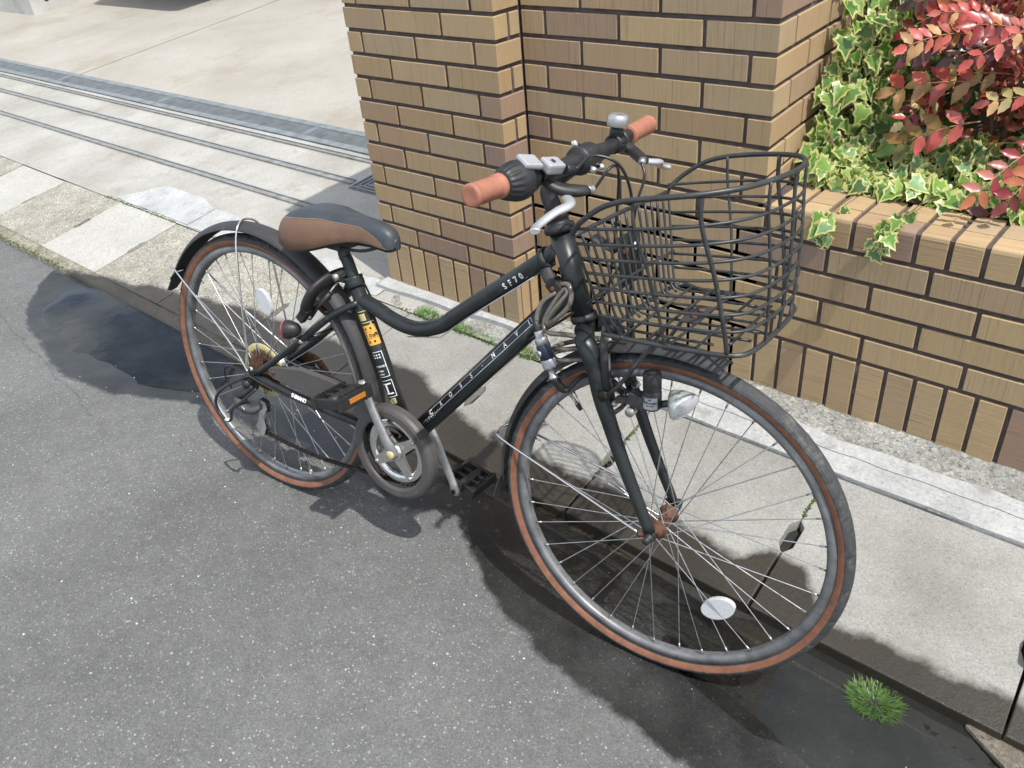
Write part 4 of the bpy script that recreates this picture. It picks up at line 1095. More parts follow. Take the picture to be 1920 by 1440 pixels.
def crank(s):
    d_ = CRD * (1 if s < 0 else -1)
    b0 = Vector((0.4615, s * 0.064, -0.050)); b1 = b0 + d_ * 0.170 + Vector((0, s * 0.018, 0))
    m = MB(); pts = [b0 - d_ * 0.012, b0, b0 + d_ * 0.04 + Vector((0, s * 0.008, 0)), b0 + d_ * 0.10 + Vector((0, s * 0.014, 0)), b1 - d_ * 0.02, b1, b1 + d_ * 0.0125]
    m.tube(pts, [0.010, 0.0165, 0.0135, 0.0115, 0.0115, 0.0135, 0.008], 16, flat=(1.0, 0.62, tuple(Vector((0, 1, 0)).cross(d_))))
    o = m.build('crank', M['alloy'], bike)
    m = MB(); m.lathe([(0, 0.003), (0.008, 0.003), (0.0105, 0.0), (0.0105, -0.004), (0, -0.004)], b0 + Vector((0, s * 0.011, 0)), (0, s, 0), 18); m.build('dust_cap', M['yellowed' if s < 0 else 'black'], o)
    m = MB(); m.lathe([(0, 0.0012), (0.0062, 0.0012), (0.0062, -0.001), (0, -0.001)], b1 + Vector((0, -s * 0.0085, 0)), (0, -s, 0), 14); m.build('pedal_eye', M['dark_gap'], o)
    return b1
def pedal(p, s, tilt):
    rt = Matrix.Rotation(tilt, 3, 'Y'); T = lambda x, y, z: p + Vector((0, s * 0.016, 0)) + rt @ Vector((x, s * y, z))
    m = MB()
    m.lathe([(0.0, 0.0), (0.0085, 0.0), (0.0105, 0.012), (0.0135, 0.022), (0.0135, 0.070), (0.011, 0.092), (0.0, 0.094)], p + Vector((0, s * 0.010, 0)), (0, s, 0), 16)
    o = m.build('pedal', M['black'], bike)
    for x in (-0.034, 0.034):
        m = MB(); m.box(T(x * 1.12, 0.047, 0), (0.010, 0.098, 0.028), rt); m.build('cage_bar', M['black'], o, 0.002)
        if s < 0: m = MB(); m.box(T(x * 1.28, 0.045, 0), (0.004, 0.046, 0.011), rt); m.build('reflector', M['amber'], o, 0.001)
    for y in (0.006, 0.034, 0.060, 0.088):
        m = MB(); m.box(T(0, y, 0), (0.078, 0.0095, 0.022), rt); m.build('rib', M['black'], o, 0.0015)
    m = MB()
    for x in (-0.034, 0.034):
        for k in range(9):
            for z in (-1, 1): m.box(T(x, 0.006 + k * 0.0098, z * 0.0150), (0.006, 0.0045, 0.0035), rt)
    m.build('teeth', M['black'], o)
pedal(crank(-1), -1, R(-14)); pedal(crank(1), 1, R(10))

# chain: upper run inside the guard, lower run slack to the derailleur cage
def chain_run(path, name='chain'):
    m = MB(); L_ = 0.0; P = [Vector(p) for p in path]
    seg = [(P[i], P[i + 1]) for i in range(len(P) - 1)]
    tot = sum((b_ - a).length for a, b_ in seg); n = int(tot / 0.0127)
    for k in range(n):
        d0 = tot * (k + 0.5) / n
        for a, b_ in seg:
            l = (b_ - a).length
            if d0 <= l: break
            d0 -= l
        p = a + (b_ - a) * (d0 / l); dr = (b_ - a).normalized()
        rt = Vector((1, 0, 0)).rotation_difference(dr).to_matrix()
        w_k = 0.0033 if k % 2 else 0.0024
        for s in (-1, 1): m.box(p + Vector((0, s * w_k, 0)), (0.0145, 0.0011, 0.0075), rt)
        m.lathe([(0, -0.0035), (0.0040, -0.0035), (0.0040, 0.0035), (0, 0.0035)], p - dr * 0.00635, (0, 1, 0), 8, 0, False)
    return m.build(name, M['chain'], bike)
chain_run([(0.02, -0.033, 0.036), (0.44, -0.046, 0.034)] )
chain_run(spline([(0.002, -0.045, -0.168), (0.10, -0.046, -0.172), (0.22, -0.047, -0.168), (0.36, -0.047, -0.150), (0.46, -0.046, -0.138)], 6))
# cassette with its yellowed spoke disc
m = MB()
for k, (rr_, nt) in enumerate(((0.058, 28), (0.050, 24), (0.043, 21), (0.037, 18), (0.033, 16), (0.029, 14))):
    y = -0.022 - k * 0.0048
    poly = []
    for i in range(nt):
        for f_, q_ in ((0.0, rr_ - 0.005), (0.3, rr_), (0.5, rr_), (0.8, rr_ - 0.005)):
            a = 2 * math.pi * (i + f_) / nt; poly.append((q_ * math.cos(a), q_ * math.sin(a)))
    m.prism(poly, (0, y, 0), (1, 0, 0), (0, 0, 1), 0.0018)
m.build('cassette', M['rust'], bike)
m = MB(); m.lathe([(0.030, 0.0), (0.058, -0.002), (0.071, -0.0035), (0.0725, -0.002), (0.0715, 0.0), (0.058, 0.001), (0.030, 0.002)], (0, -0.0185, 0), (0, 1, 0), 56); m.build('spoke_disc', M['yellowed'], bike)

# derailleur and its guard
m = MB()
m.tube(spline([(0.012, -0.070, -0.020), (0.002, -0.080, -0.034), (-0.020, -0.088, -0.050), (-0.040, -0.086, -0.058)], 4), [0.013] * 5 + [0.017] * 4 + [0.020, 0.019, 0.016, 0.012], 14, flat=(0.9, 0.75, (0, 1, 0)))
m.ball((0.000, -0.078, -0.014), 0.014, 0, 14, 10)
der = m.build('derailleur', M['black'], bike)
m = MB(); m.tube(spline([(-0.034, -0.090, -0.046), (-0.008, -0.094, -0.070), (0.016, -0.086, -0.078), (0.034, -0.072, -0.070)], 4), [0.013, 0.015, 0.017, 0.018, 0.018, 0.018, 0.0175, 0.017, 0.017, 0.016, 0.015, 0.013, 0.010], 14, flat=(1.0, 0.7, (0, 1, 0)))
m.build('linkage', M['matt'], der)
m = MB(); m.box((0.004, -0.1055, -0.070), (0.016, 0.001, 0.006), Matrix.Rotation(0.5, 3, 'Y')); m.build('logo', M['white'], der)
for y in (-0.052, -0.038):
    m = MB(); m.prism([(0.010, -0.070), (0.026, -0.072), (0.030, -0.090), (0.012, -0.118), (0.018, -0.150), (0.006, -0.176), (-0.012, -0.176), (-0.018, -0.158), (-0.004, -0.120), (0.004, -0.092)], (0, y, 0), (1, 0, 0), (0, 0, 1), 0.002); m.build('cage_plate', M['alloy'], der)
for p in ((0.014, -0.045, -0.086), (-0.002, -0.045, -0.158)):
    m = MB(); poly = []
    for i in range(11):
        for f_, q_ in ((0.0, 0.0165), (0.3, 0.0205), (0.5, 0.0205), (0.8, 0.0165)):
            a = 2 * math.pi * (i + f_) / 11; poly.append((q_ * math.cos(a), q_ * math.sin(a)))
    m.prism(poly, (p[0], p[1] + 0.004, p[2]), (1, 0, 0), (0, 0, 1), 0.007); m.build('jockey_wheel', M['black'], der)
gd = MB()
gd.tube(spline([(0.010, -0.074, 0.010), (-0.040, -0.110, -0.020), (-0.078, -0.118, -0.062), (-0.080, -0.116, -0.100), (-0.050, -0.118, -0.118), (-0.030, -0.118, -0.108), (-0.024, -0.116, -0.080), (0.004, -0.104, -0.052), (0.030, -0.076, -0.020)], 6), 0.0036, 10)
grd = gd.build('derailleur_guard', M['black'], bike)
m = MB(); m.tube([(-0.052, -0.118, -0.117), (-0.036, -0.118, -0.112)], 0.0042, 10); m.build('guard_tip', M['white'], grd)

# --- saddle
pst = MB(); pst.tube(spline([STT - (STT - BBP).normalized() * 0.06, STT + Vector((-0.012, 0, 0.030)), (0.288, 0, 0.356), (0.283, 0, 0.378)], 5), 0.0135, 16)
pst.lathe([(0, -0.020), (0.012, -0.020), (0.016, -0.014), (0.016, 0.014), (0.012, 0.020), (0, 0.020)], (0.283, 0, 0.384), (0, 1, 0), 16)
post = pst.build('seat_post', M['frame'], bike)
cl = MB(); dn = (BBP - STT).normalized()
cl.lathe([(0.0135, -0.002), (0.0205, -0.002), (0.0215, 0.002), (0.0205, 0.006), (0.0212, 0.009), (0.0212, 0.018), (0.0195, 0.022), (0.0165, 0.022)], STT, dn, 24)
cl.box(STT + Vector((-0.026, -0.006, -0.006)), (0.024, 0.018, 0.016))
clamp = cl.build('seat_clamp', M['frame'], bike)
m = MB(); m.lathe([(0, 0.010), (0.0085, 0.009), (0.0098, 0.002), (0.0098, -0.020), (0, -0.020)], STT + Vector((-0.036, -0.014, -0.004)), (0, -1, 0), 14); m.build('bolt', M['zinc'], clamp)
def saddle():
    # sections along u: (u, half width, top w, edge drop, bottom w)
    S = [(0.146, 0.034, 0.412, 0.398), (0.151, 0.054, 0.424, 0.388), (0.162, 0.070, 0.440, 0.378), (0.182, 0.077, 0.449, 0.373), (0.208, 0.079, 0.456, 0.372), (0.238, 0.074, 0.459, 0.377), (0.268, 0.066, 0.460, 0.387), (0.300, 0.052, 0.457, 0.398), (0.330, 0.040, 0.455, 0.406), (0.360, 0.0315, 0.454, 0.410), (0.390, 0.027, 0.453, 0.409), (0.412, 0.0245, 0.449, 0.406), (0.427, 0.0215, 0.442, 0.404), (0.436, 0.0155, 0.433, 0.405), (0.440, 0.006, 0.422, 0.409)]
    m = MB(); K = 24; vs = []; fs = []; mi = []
    n = len(S)
    dense = []
    for i in range(n - 1):
        for t in (0, 0.5): dense.append([S[i][j] + (S[i + 1][j] - S[i][j]) * t for j in range(4)])
    dense.append(list(S[-1])); n = len(dense)
    seam = []
    for (u, hw, tw_, bw) in dense:
        ring = []
        e = 6.4 - 0.5 * smooth(0.15, 0.22, u) - 1.2 * smooth(0.26, 0.36, u) - 2.6 * smooth(0.35, 0.405, u) - 2.0 * smooth(0.395, 0.425, u) + 2.0 * (1 - smooth(0.146, 0.165, u))
        for k in range(K + 1):
            kk = k if k <= K / 2 else K - k
            kk = e * kk / 6 if kk <= 6 else e + (12 - e) * (kk - 6) / 6
            if k > K / 2: kk = K - kk
            a = math.pi * kk / K            # right edge .. top .. left edge
            cx = -math.cos(a); sz = math.sin(a)
            y = hw * (abs(cx) ** 0.80) * (1 if cx > 0 else -1)
            dip = 0.0045 * math.exp(-(y / 0.016) ** 2) * smooth(0.17, 0.2, u) * (1 - smooth(0.30, 0.36, u))
            z = bw + (tw_ - bw) * (sz ** 0.62 if sz > 0 else 0) - dip
            ring.append((u, y, z))
        ring.append((u, hw * 0.86, bw - 0.006)); ring.append((u, -hw * 0.86, bw - 0.006))
        vs += ring
    row = K + 3
    for i in range(n - 1):
        f_ = i / (n - 1)
        u = dense[i][0]
        e = 6 if u < 0.4215 else 0
        for k in range(row):
            l = (k + 1) % row
            fs.append((i * row + k, i * row + l, (i + 1) * row + l, (i + 1) * row + k))
            mi.append(1 if (k < e or (K - 1 - e < k < K)) else (2 if k >= K else 0))
    b0 = len(m.v); m.v = vs; m.f = fs; m.mi = mi; m.sm = [True] * len(fs)
    m.f.append(tuple(range(row))); m.mi.append(0); m.sm.append(False)
    m.f.append(tuple((n - 1) * row + k for k in reversed(range(row)))); m.mi.append(0); m.sm.append(False)
    o = m.build('saddle', [M['leather_black'], M['leather_brown'], M['black']], bike)
    # stitched seam
    st_ = MB(); pts = []
    for i, (u, hw, tw_, bw) in enumerate(dense):
        if u < 0.155 or u > 0.424: continue
        pts.append(Vector(vs[i * row + 6]))
    fine = spline(pts, 9)
    for sgn in (1, -1):
        for i in range(0, len(fine) - 2, 3):
            a, b_ = fine[i], fine[i + 1] + (fine[i + 2] - fine[i + 1]) * 0.3
            off = Vector((0, -0.0008, 0.0008))
            a2, b2 = a + off, b_ + off
            if sgn < 0: a2.y *= -1; b2.y *= -1
            st_.tube([a2, b2], 0.0006, 5)
    st_.build('stitching', M['stitch'], o)
    rl = MB()
    for s in (-1, 1): rl.tube(spline([(0.405, s * 0.012, 0.404), (0.36, s * 0.020, 0.388), (0.30, s * 0.022, 0.382), (0.24, s * 0.024, 0.380), (0.185, s * 0.040, 0.376)], 5), 0.0036, 8)
    rl.tube(spline([(0.172, -0.060, 0.372), (0.160, -0.03, 0.368), (0.160, 0.03, 0.368), (0.172, 0.060, 0.372)], 5), 0.006, 8)
    rl.box((0.283, 0, 0.384), (0.040, 0.056, 0.016))
    rl.build('saddle_rails', M['black'], o)
    return o
saddle()

# --- rear brake, ring lock, tail light, kick stand
def vbrake(base, top, parent_name='brake'):
    o = None
    for s in (-1, 1):
        m = MB(); b_ = Vector((base[0], s * 0.043, base[1])); t_ = Vector((top[0], s * 0.028, top[1]))
        m.tube([b_, b_.lerp(t_, 0.5) + Vector((0, s * 0.006, 0)), t_], [0.0085, 0.0065, 0.0055], 10, flat=(1.0, 0.7, (1, 0, 0)))
        a = m.build(parent_name, M['black'], bike)
        m = MB(); m.lathe([(0, -0.004), (0.0062, -0.004), (0.0062, 0.010), (0.004, 0.013), (0, 0.013)], b_, (base[0] - 0.2 * 0, 0, 0) if False else Vector((0.3, s * 0.2, 0.2)), 10); m.build('pivot_bolt', M['zinc'], a)
        m = MB(); mid = b_.lerp(t_, 0.32); m.box(mid + Vector((0.0, -s * 0.016, 0)), (0.045, 0.010, 0.011), Matrix.Rotation(0.5, 3, 'Y')); m.build('brake_pad', M['black'], a)
    return a
vb = vbrake((0.205, 0.205), (0.262, 0.272))
m = MB(); m.tube(spline([(0.262, -0.028, 0.275), (0.268, -0.005, 0.295), (0.266, 0.020, 0.300)], 5), 0.0026, 8); m.build('noodle', M['alloy'], vb)
vf = vbrake((0.975, 0.238), (0.950, 0.325))
rk = MB()
arc = [(0.250, -0.062, 0.236), (0.262, -0.066, 0.262), (0.276, -0.058, 0.290), (0.284, -0.030, 0.306), (0.286, 0.0, 0.310), (0.284, 0.030, 0.306), (0.276, 0.058, 0.290), (0.262, 0.066, 0.262), (0.250, 0.062, 0.236)]
arc = [(x_ - 0.030, y_, z_ - 0.006) for x_, y_, z_ in arc]
rk.tube(spline(arc, 5), 0.0135, 14, flat=(0.72, 1.35, (0.75, 0, -0.66)))
ring = rk.build('ring_lock', M['black'], bike)
m = MB(); m.tube(spline([(x_ + 0.004, y_ * 0.97, z_ + 0.012) for x_, y_, z_ in arc[1:-1]], 5), 0.0045, 8); m.build('shackle', M['matt'], ring)
m = MB(); m.box((0.214, -0.066, 0.222), (0.020, 0.016, 0.040), Matrix.Rotation(0.6, 3, 'Y')); m.build('key_barrel', M['black'], ring, 0.003)
tl = MB(); d_ = Vector((-0.88, -0.30, -0.12)).normalized()
tl.lathe([(0.0, -0.030), (0.008, -0.029), (0.015, -0.022), (0.020, -0.010), (0.0225, 0.000), (0.0225, 0.004)], (0.168, -0.074, 0.176), d_, 24)
tail_l = tl.build('rear_reflector', M['black'], bike)
m = MB(); m.lathe([(0.0225, 0.0035), (0.0218, 0.009), (0.012, 0.013), (0.0, 0.014)], (0.168, -0.074, 0.176), d_, 24); m.build('lens', M['red'], tail_l)
m = MB(); m.tube([(0.176, -0.074, 0.160), (0.180, -0.060, 0.148)], 0.006, 8); m.lathe([(0.0086, -0.005), (0.0112, -0.005), (0.0112, 0.005), (0.0086, 0.005)], (0.181, -0.050, 0.146), (0.72, 0, 0.69), 16); m.build('clamp', M['alloy'], tail_l)
ks = MB()
gp = Vector((0.235, 0.165, -0.345))
ks.tube(spline([(0.030, 0.070, 0.012), (0.070, 0.078, 0.020), (0.105, 0.088, -0.02), (0.170, 0.125, -0.180), gp], 6), 0.0085, 10)
ks.box((0.040, 0.072, 0.012), (0.075, 0.010, 0.040))
kst = ks.build('kick_stand', M['rust'], bike)
m = MB(); m.ball(gp, 0.012, 0, 10, 8); m.build('foot', M['black'], kst)

# --- dynamo lamp on the fork
DY = Vector((1.058, -0.058, 0.262))
dm = MB(); dm.lathe([(0, 0.0), (0.012, 0.0), (0.0162, 0.004), (0.0162, 0.034), (0.0150, 0.0355), (0.0158, 0.038), (0.0160, 0.040), (0.0160, 0.066), (0.0148, 0.0685), (0.0, 0.070)], DY, (-0.12, 0, 1), 28)
dyn = dm.build('dynamo', M['black'], bike)
m = MB()
tb = Tub(DY + Vector((-0.0006, 0, 0.005)), DY + Vector((-0.0038, 0, 0.031)), 0.0163)
tb.patch(m, 0, 0.022, -0.020, 0.012, 0.25); m.build('label', M['silver'], dyn)
m = MB(); tb.text(m, 'K', 0.0145, 0.0125, -0.62, 0.0003, -RO, 0.0012) if False else None
for (ch, sz, t, ph) in (('K', 0.013, 0.016, -0.55), ('HI', 0.0055, 0.0185, 0.15), ('DYNAMO', 0.0058, 0.0125, 0.25), ('6V 2.4W', 0.0036, 0.0075, 0.2)):
    vs, fs = text_geo(ch, sz, 0.0002)
    # upright lettering: text x runs round the barrel, text y along its axis
    m.add([tb.A + tb.a * (t + v.y) + (tb.o * math.cos(ph + v.x / tb.r) + Vector((1, 0, 0.1)) * math.sin(ph + v.x / tb.r)) * (tb.r + 0.0009) for v in vs], fs)
m.build('lettering', M['navy'], dyn)
m = MB(); m.box((1.030, -0.058, 0.272), (0.030, 0.024, 0.024), Matrix.Rotation(0.1, 3, 'Y')); m.box((1.005, -0.055, 0.262), (0.034, 0.014, 0.012), Matrix.Rotation(-0.3, 3, 'Y')); br_ = m.build('bracket', M['matt'], dyn, 0.002)
m = MB(); m.lathe([(0, -0.008), (0.0085, -0.008), (0.0085, 0.008), (0, 0.008)], (1.022, -0.064, 0.248), (0, 1, 0), 14); m.build('bolt', M['zinc'], dyn)
LD = Vector((0.86, -0.36, -0.36)).normalized(); LC = Vector((1.110, -0.052, 0.282))
lm_ = MB(); lm_.lathe([(0.0, -0.034), (0.007, -0.033), (0.012, -0.028), (0.020, -0.018), (0.026, -0.008), (0.0292, 0.000), (0.0300, 0.002), (0.0292, 0.0045)], LC, LD, 32)
lamp = lm_.build('headlamp', M['lamp'], dyn)
m = MB(); m.lathe([(0.0292, 0.0042), (0.020, 0.008), (0.010, 0.0095), (0.0, 0.010)], LC, LD, 32); m.build('lens', M['clear'], dyn)
m = MB(); m.tube([(1.070, -0.056, 0.274), (1.090, -0.053, 0.282)], 0.0065, 10); m.build('neck', M['black'], dyn)

# --- basket
B0 = Vector((0.944, 0, 0.573))
def bas(x, y, z, p=0.2):
    return B0 + Vector((math.cos(p) * x, 0, math.sin(p) * x)) + Vector((0, y, 0)) + Vector((-math.sin(p) * z, 0, math.cos(p) * z))
bk = MB()
# top rim: rises from the back corners, then runs level round the front
def rim_pt(t):                       # t -1..1 right to left, outline of the front bow
    pass
rimh = [(0.000, 0.172, 0.004), (0.020, 0.181, 0.022), (0.060, 0.186, 0.044), (0.100, 0.187, 0.053), (0.150, 0.184, 0.055), (0.200, 0.170, 0.055), (0.243, 0.138, 0.055), (0.268, 0.090, 0.055), (0.280, 0.040, 0.055), (0.283, 0.0, 0.055)]
full = [(x, -y, z) for x, y, z in rimh] + [(x, y, z) for x, y, z in rimh[-2::-1]]
rim_pts = spline([bas(*q_) for q_ in full], 6)
bk.tube(rim_pts, 0.0042, 10)
basket = bk.build('basket', M['wire'], bike)
def wire(pts, r=0.0022, n=5, smoothed=True):
    r *= 1.22; m = MB(); m.tube(spline(pts, n) if smoothed else pts, r, 8); return m.build('wire', M['wire'], basket)
# level loops round the sides and front
NB = -0.165
def loop(f):                         # f 0 top .. 1 bottom
    z = 0.012 + (NB - 0.012) * f
    dx = 0.030 * f
    return [bas(dx + (x + (xb - x) * f) * 0.985, y + (yb - y) * f, z, 0.2 - 0.10 * f) for (x, y), (xb, yb) in zip(outline_xy, outline_bot)]
outline_xy = [(0.0, -0.174), (0.055, -0.181), (0.11, -0.182), (0.160, -0.179), (0.205, -0.165), (0.247, -0.135), (0.272, -0.085), (0.282, 0.0), (0.272, 0.085), (0.247, 0.135), (0.205, 0.165), (0.160, 0.179), (0.11, 0.182), (0.055, 0.181), (0.0, 0.174)]
outline_bot = [(0.0, -0.136), (0.055, -0.139), (0.11, -0.140), (0.165, -0.139), (0.208, -0.134), (0.232, -0.114), (0.240, -0.06), (0.241, 0.0), (0.240, 0.06), (0.232, 0.114), (0.208, 0.134), (0.165, 0.139), (0.11, 0.140), (0.055, 0.139), (0.0, 0.136)]
FL = [0.0, 0.135, 0.27, 0.405, 0.54, 0.675, 0.81]
for f in FL: wire(loop(f), 0.0021)
bl_ = loop(1.0); wire(bl_ + [bl_[0]], 0.0034)
# uprights on sides and front, carried under the floor
for j in (2, 4, 6, 8, 10, 12):
    tp = bas(outline_xy[j][0], outline_xy[j][1], 0.054)
    wire([tp] + [loop(f)[j] for f in (0.0, 0.4, 0.8, 1.0)], 0.0030 if j in (4, 10) else 0.0021)
wire([bas(outline_xy[7][0], 0, 0.057)] + [loop(f)[7] for f in (0.0, 0.4, 0.8, 1.0)], 0.0024)
# back panel of close uprights that turn under and become the floor
L1 = loop(1.0); xf = 0.262
NBK = 15
for i in range(NBK):
    t = -1 + 2 * i / (NBK - 1)
    yt = 0.172 * t; yb = 0.130 * t
    top = bas(0.0, yt, 0.0); bot = bas(0.036, yb, NB, 0.10)
    hasfl = i % 2 == 0
    xe = 0.245 if abs(t) < 0.55 else 0.20 if abs(t) < 0.8 else 0.14
    pts = [top, top.lerp(bot, 0.5), top.lerp(bot, 0.88), bot + Vector((0.012, 0, 0.0))]
    if hasfl: pts += [bas(0.12, yb * 1.05, NB - 0.002, 0.10), bas(xe, yb * 1.05, NB - 0.002, 0.10)]
    wire(pts, 0.0020)
wire([bas(0.0, -0.174, 0.0), bas(-0.002, 0, 0.002), bas(0.0, 0.174, 0.0)], 0.0030)
wire([bas(0.020, -0.150, NB * 0.62, 0.13), bas(0.018, 0, NB * 0.62, 0.13), bas(0.020, 0.150, NB * 0.62, 0.13)], 0.0022)
for x in (0.065, 0.105, 0.145, 0.185, 0.225):
    hw = 0.142 if x < 0.16 else 0.130 if x < 0.20 else 0.098
    wire([bas(x, -hw, NB + 0.002, 0.10), bas(x, 0, NB + 0.002, 0.10), bas(x, hw, NB + 0.002, 0.10)], 0.0020)
# mounting plates, stays
m = MB(); m.box(bas(0.004, 0.0, -0.078, 0.17), (0.0025, 0.080, 0.088), Matrix.Rotation(-0.17, 3, 'Y')); pl_ = m.build('mounting_plate', M['black'], basket, 0.001)
for y in (-0.018, 0.020):
    m = MB(); m.lathe([(0, 0.002), (0.006, 0.002), (0.0085, 0.0), (0.0085, -0.002), (0, -0.002)], bas(0.007, y, -0.062, 0.17), (1, 0, 0.1), 12); m.build('bolt', M['rust' if y < 0 else 'zinc'], basket)
m = MB(); m.box(bas(0.135, 0.0, NB + 0.005, 0.10), (0.030, 0.085, 0.003), Matrix.Rotation(-0.1, 3, 'Y')); m.build('mounting_plate', M['matt'], basket)
for y in (-0.015, 0.015):
    m = MB(); m.lathe([(0, 0.003), (0.005, 0.003), (0.008, 0.0), (0, 0.0)], bas(0.135, y, NB + 0.007, 0.10), (0, 0, 1), 12); m.build('bolt', M['rust'], basket)
m = MB(); m.tube(spline([(0.890, 0, 0.520), (0.915, 0, 0.510), (0.936, 0, 0.505)], 4), 0.010, 10, flat=(0.5, 1.6, (0, 0, 1))); m.build('bracket', M['black'], basket)
for s in (-1, 1):
    st_ = MB(); st_.tube([(0.972, s * 0.066, 0.262), (0.995, s * 0.066, 0.290), (1.062, s * 0.058, 0.412)], 0.0038, 8); st_.build('stay', M['matt'], basket)
    st_ = MB(); st_.tube([(0.968, s * 0.060, 0.262), (0.952, s * 0.052, 0.345), (0.950, s * 0.045, 0.382)], 0.0062, 8, flat=(1.3, 0.6, (1, 0, 0))); st_.build('stay', M['matt'], basket)
    m = MB(); m.lathe([(0, -0.006), (0.0095, -0.006), (0.0095, 0.008), (0, 0.008)], (0.968, s * 0.064, 0.262), (0, s, 0), 14); m.build('bolt', M['chain'], basket)

# ------------------------------------------------------------------ cable lock hanging from the frame
lk = empty('cable_lock'); lk.matrix_world = _bm
tag(lk, 'coiled grey brown cable lock with silver and black barrel hanging below the handlebar', 'cable lock')
m = MB(); m.lathe([(0.0170, -0.006), (0.0200, -0.006), (0.0200, 0.006), (0.0170, 0.006)], (0.797, 0, 0.462), (0.778, 0, 0.628), 22); m.tube(spline([(0.800, -0.008, 0.444), (0.812, -0.014, 0.432), (0.826, -0.020, 0.424)], 4), 0.0095, 10, flat=(1.3, 0.8, (1, 0, 0))); hold = m.build('holder', M['matt'], lk)
m = MB(); m.box((0.836, -0.022, 0.420), (0.034, 0.022, 0.026), Matrix.Rotation(0.7, 3, 'Y')); m.build('catch', M['black'], lk, 0.003)
m = MB(); m.lathe([(0, 0.004), (0.0045, 0.004), (0.006, 0.0), (0, 0.0)], (0.832, -0.034, 0.420), (0, -1, 0), 10); m.build('bolt', M['rust'], lk)
cb = [(0.842, -0.024, 0.428), (0.862, -0.030, 0.434), (0.873, -0.036, 0.420), (0.872, -0.044, 0.398), (0.852, -0.050, 0.372), (0.834, -0.050, 0.358), (0.836, -0.046, 0.372), (0.856, -0.040, 0.405), (0.864, -0.034, 0.420), (0.856, -0.030, 0.424), (0.840, -0.034, 0.400), (0.828, -0.046, 0.365), (0.838, -0.056, 0.346), (0.880, -0.052, 0.350), (0.916, -0.036, 0.345), (0.922, 0.000, 0.335), (0.886, 0.020, 0.318), (0.846, 0.000, 0.305), (0.842, -0.034, 0.306), (0.880, -0.052, 0.322), (0.920, -0.030, 0.330), (0.912, 0.006, 0.312), (0.866, 0.014, 0.296), (0.836, -0.018, 0.290), (0.860, -0.046, 0.292), (0.905, -0.040, 0.304), (0.925, -0.006, 0.296), (0.900, 0.020, 0.280)]
m = MB(); m.tube(spline(cb, 7), 0.0046, 10); m.build('cable', M['lockcable'], lk)
m = MB(); m.tube(spline([(0.838, -0.030, 0.414), (0.822, -0.046, 0.398), (0.8165, -0.056, 0.372), (0.822, -0.060, 0.350)], 6), 0.0046, 10); m.build('cable', M['lockcable'], lk)
LA, LB2 = Vector((0.824, -0.061, 0.346)), Vector((0.866, -0.064, 0.258)); ld = (LB2 - LA).normalized()
m = MB(); m.lathe([(0.0046, -0.026), (0.0068, -0.024), (0.0068, -0.004), (0.0052, 0.0)], LA + ld * 0.006, ld, 16); m.build('sleeve', M['black'], lk)
m = MB(); m.lathe([(0.0, 0.0), (0.0085, 0.0), (0.0085, 0.012), (0.0118, 0.0125), (0.0125, 0.016), (0.0125, 0.026), (0.0, 0.0265)], LA, ld, 24); m.build('end_cap', M['alloy'], lk)
m = MB(); m.lathe([(0.0, 0.026), (0.0128, 0.026), (0.0132, 0.028), (0.0132, 0.054), (0.0, 0.0545)], LA, ld, 24); body = m.build('barrel', M['navy'], lk)
m = MB(); m.lathe([(0, 0.0155), (0.006, 0.0155), (0.0062, 0.0125), (0.0, 0.0125)], LA + ld * 0.040, Vector((-0.35, -0.93, -0.1)), 16); m.build('keyhole', M['alloy'], body)
m = MB(); m.lathe([(0.0, 0.054), (0.0132, 0.054), (0.0134, 0.056), (0.0134, 0.068), (0.0115, 0.072), (0.0, 0.072)], LA, ld, 24); m.build('end_cap', M['silver'], lk)
m = MB(); m.lathe([(0.0, 0.071), (0.0055, 0.072), (0.0060, 0.086), (0.0092, 0.088), (0.0092, 0.092), (0.0, 0.092)], LA, ld, 18); m.build('ferrule', M['alloy'], lk)
m = MB(); m.tube(spline([LA + ld * 0.091, LA + ld * 0.118 + Vector((0.008, 0.012, 0.0)), Vector((0.900, -0.030, 0.262)), Vector((0.912, 0.004, 0.272)), Vector((0.902, 0.020, 0.280))], 6), [0.0078] * 5 + [0.0062] * 3 + [0.0046] * 17, 12); m.build('cable', M['black'], lk)

# ------------------------------------------------------------------ planting
def leaf_mat(name, col_node, rough=0.35, trans=0.3):
    m = NT(name); c = col_node(m)
    m.set(Base_Color=c, Roughness=rough)
    m.b.inputs['Coat Weight'].default_value = 0.15
    t = m.node('ShaderNodeBsdfTranslucent', {'Color': c})
    mx = m.node('ShaderNodeMixShader', {0: trans, 1: m.b.outputs[0], 2: t.outputs[0]})
    m.l.new(mx.outputs[0], m.out.inputs[0])
    return m.mat
def _obcol(m, jitter=0.25):
    oi = m.node('ShaderNodeObjectInfo'); n = m.noise(m.coord(), 60, 4, 0.6)
    return m.mix(1.0, oi.outputs['Color'], m.ramp(n, [(0.25, 1 - jitter), (0.75, 1 + jitter)]), 'MULTIPLY')
M['ivy_green'] = leaf_mat('ivy_green', lambda m: _obcol(m, 0.35))
M['ivy_edge'] = leaf_mat('ivy_edge', lambda m: m.mix(m.noise(m.coord(), 45, 3, 0.5), (0.42, 0.46, 0.10), (0.62, 0.60, 0.30)))
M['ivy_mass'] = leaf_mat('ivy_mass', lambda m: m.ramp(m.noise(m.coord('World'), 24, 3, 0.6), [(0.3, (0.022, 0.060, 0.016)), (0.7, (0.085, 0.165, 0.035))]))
M['leaflet'] = leaf_mat('shrub_leaflet', lambda m: _obcol(m, 0.3), 0.32, 0.3)
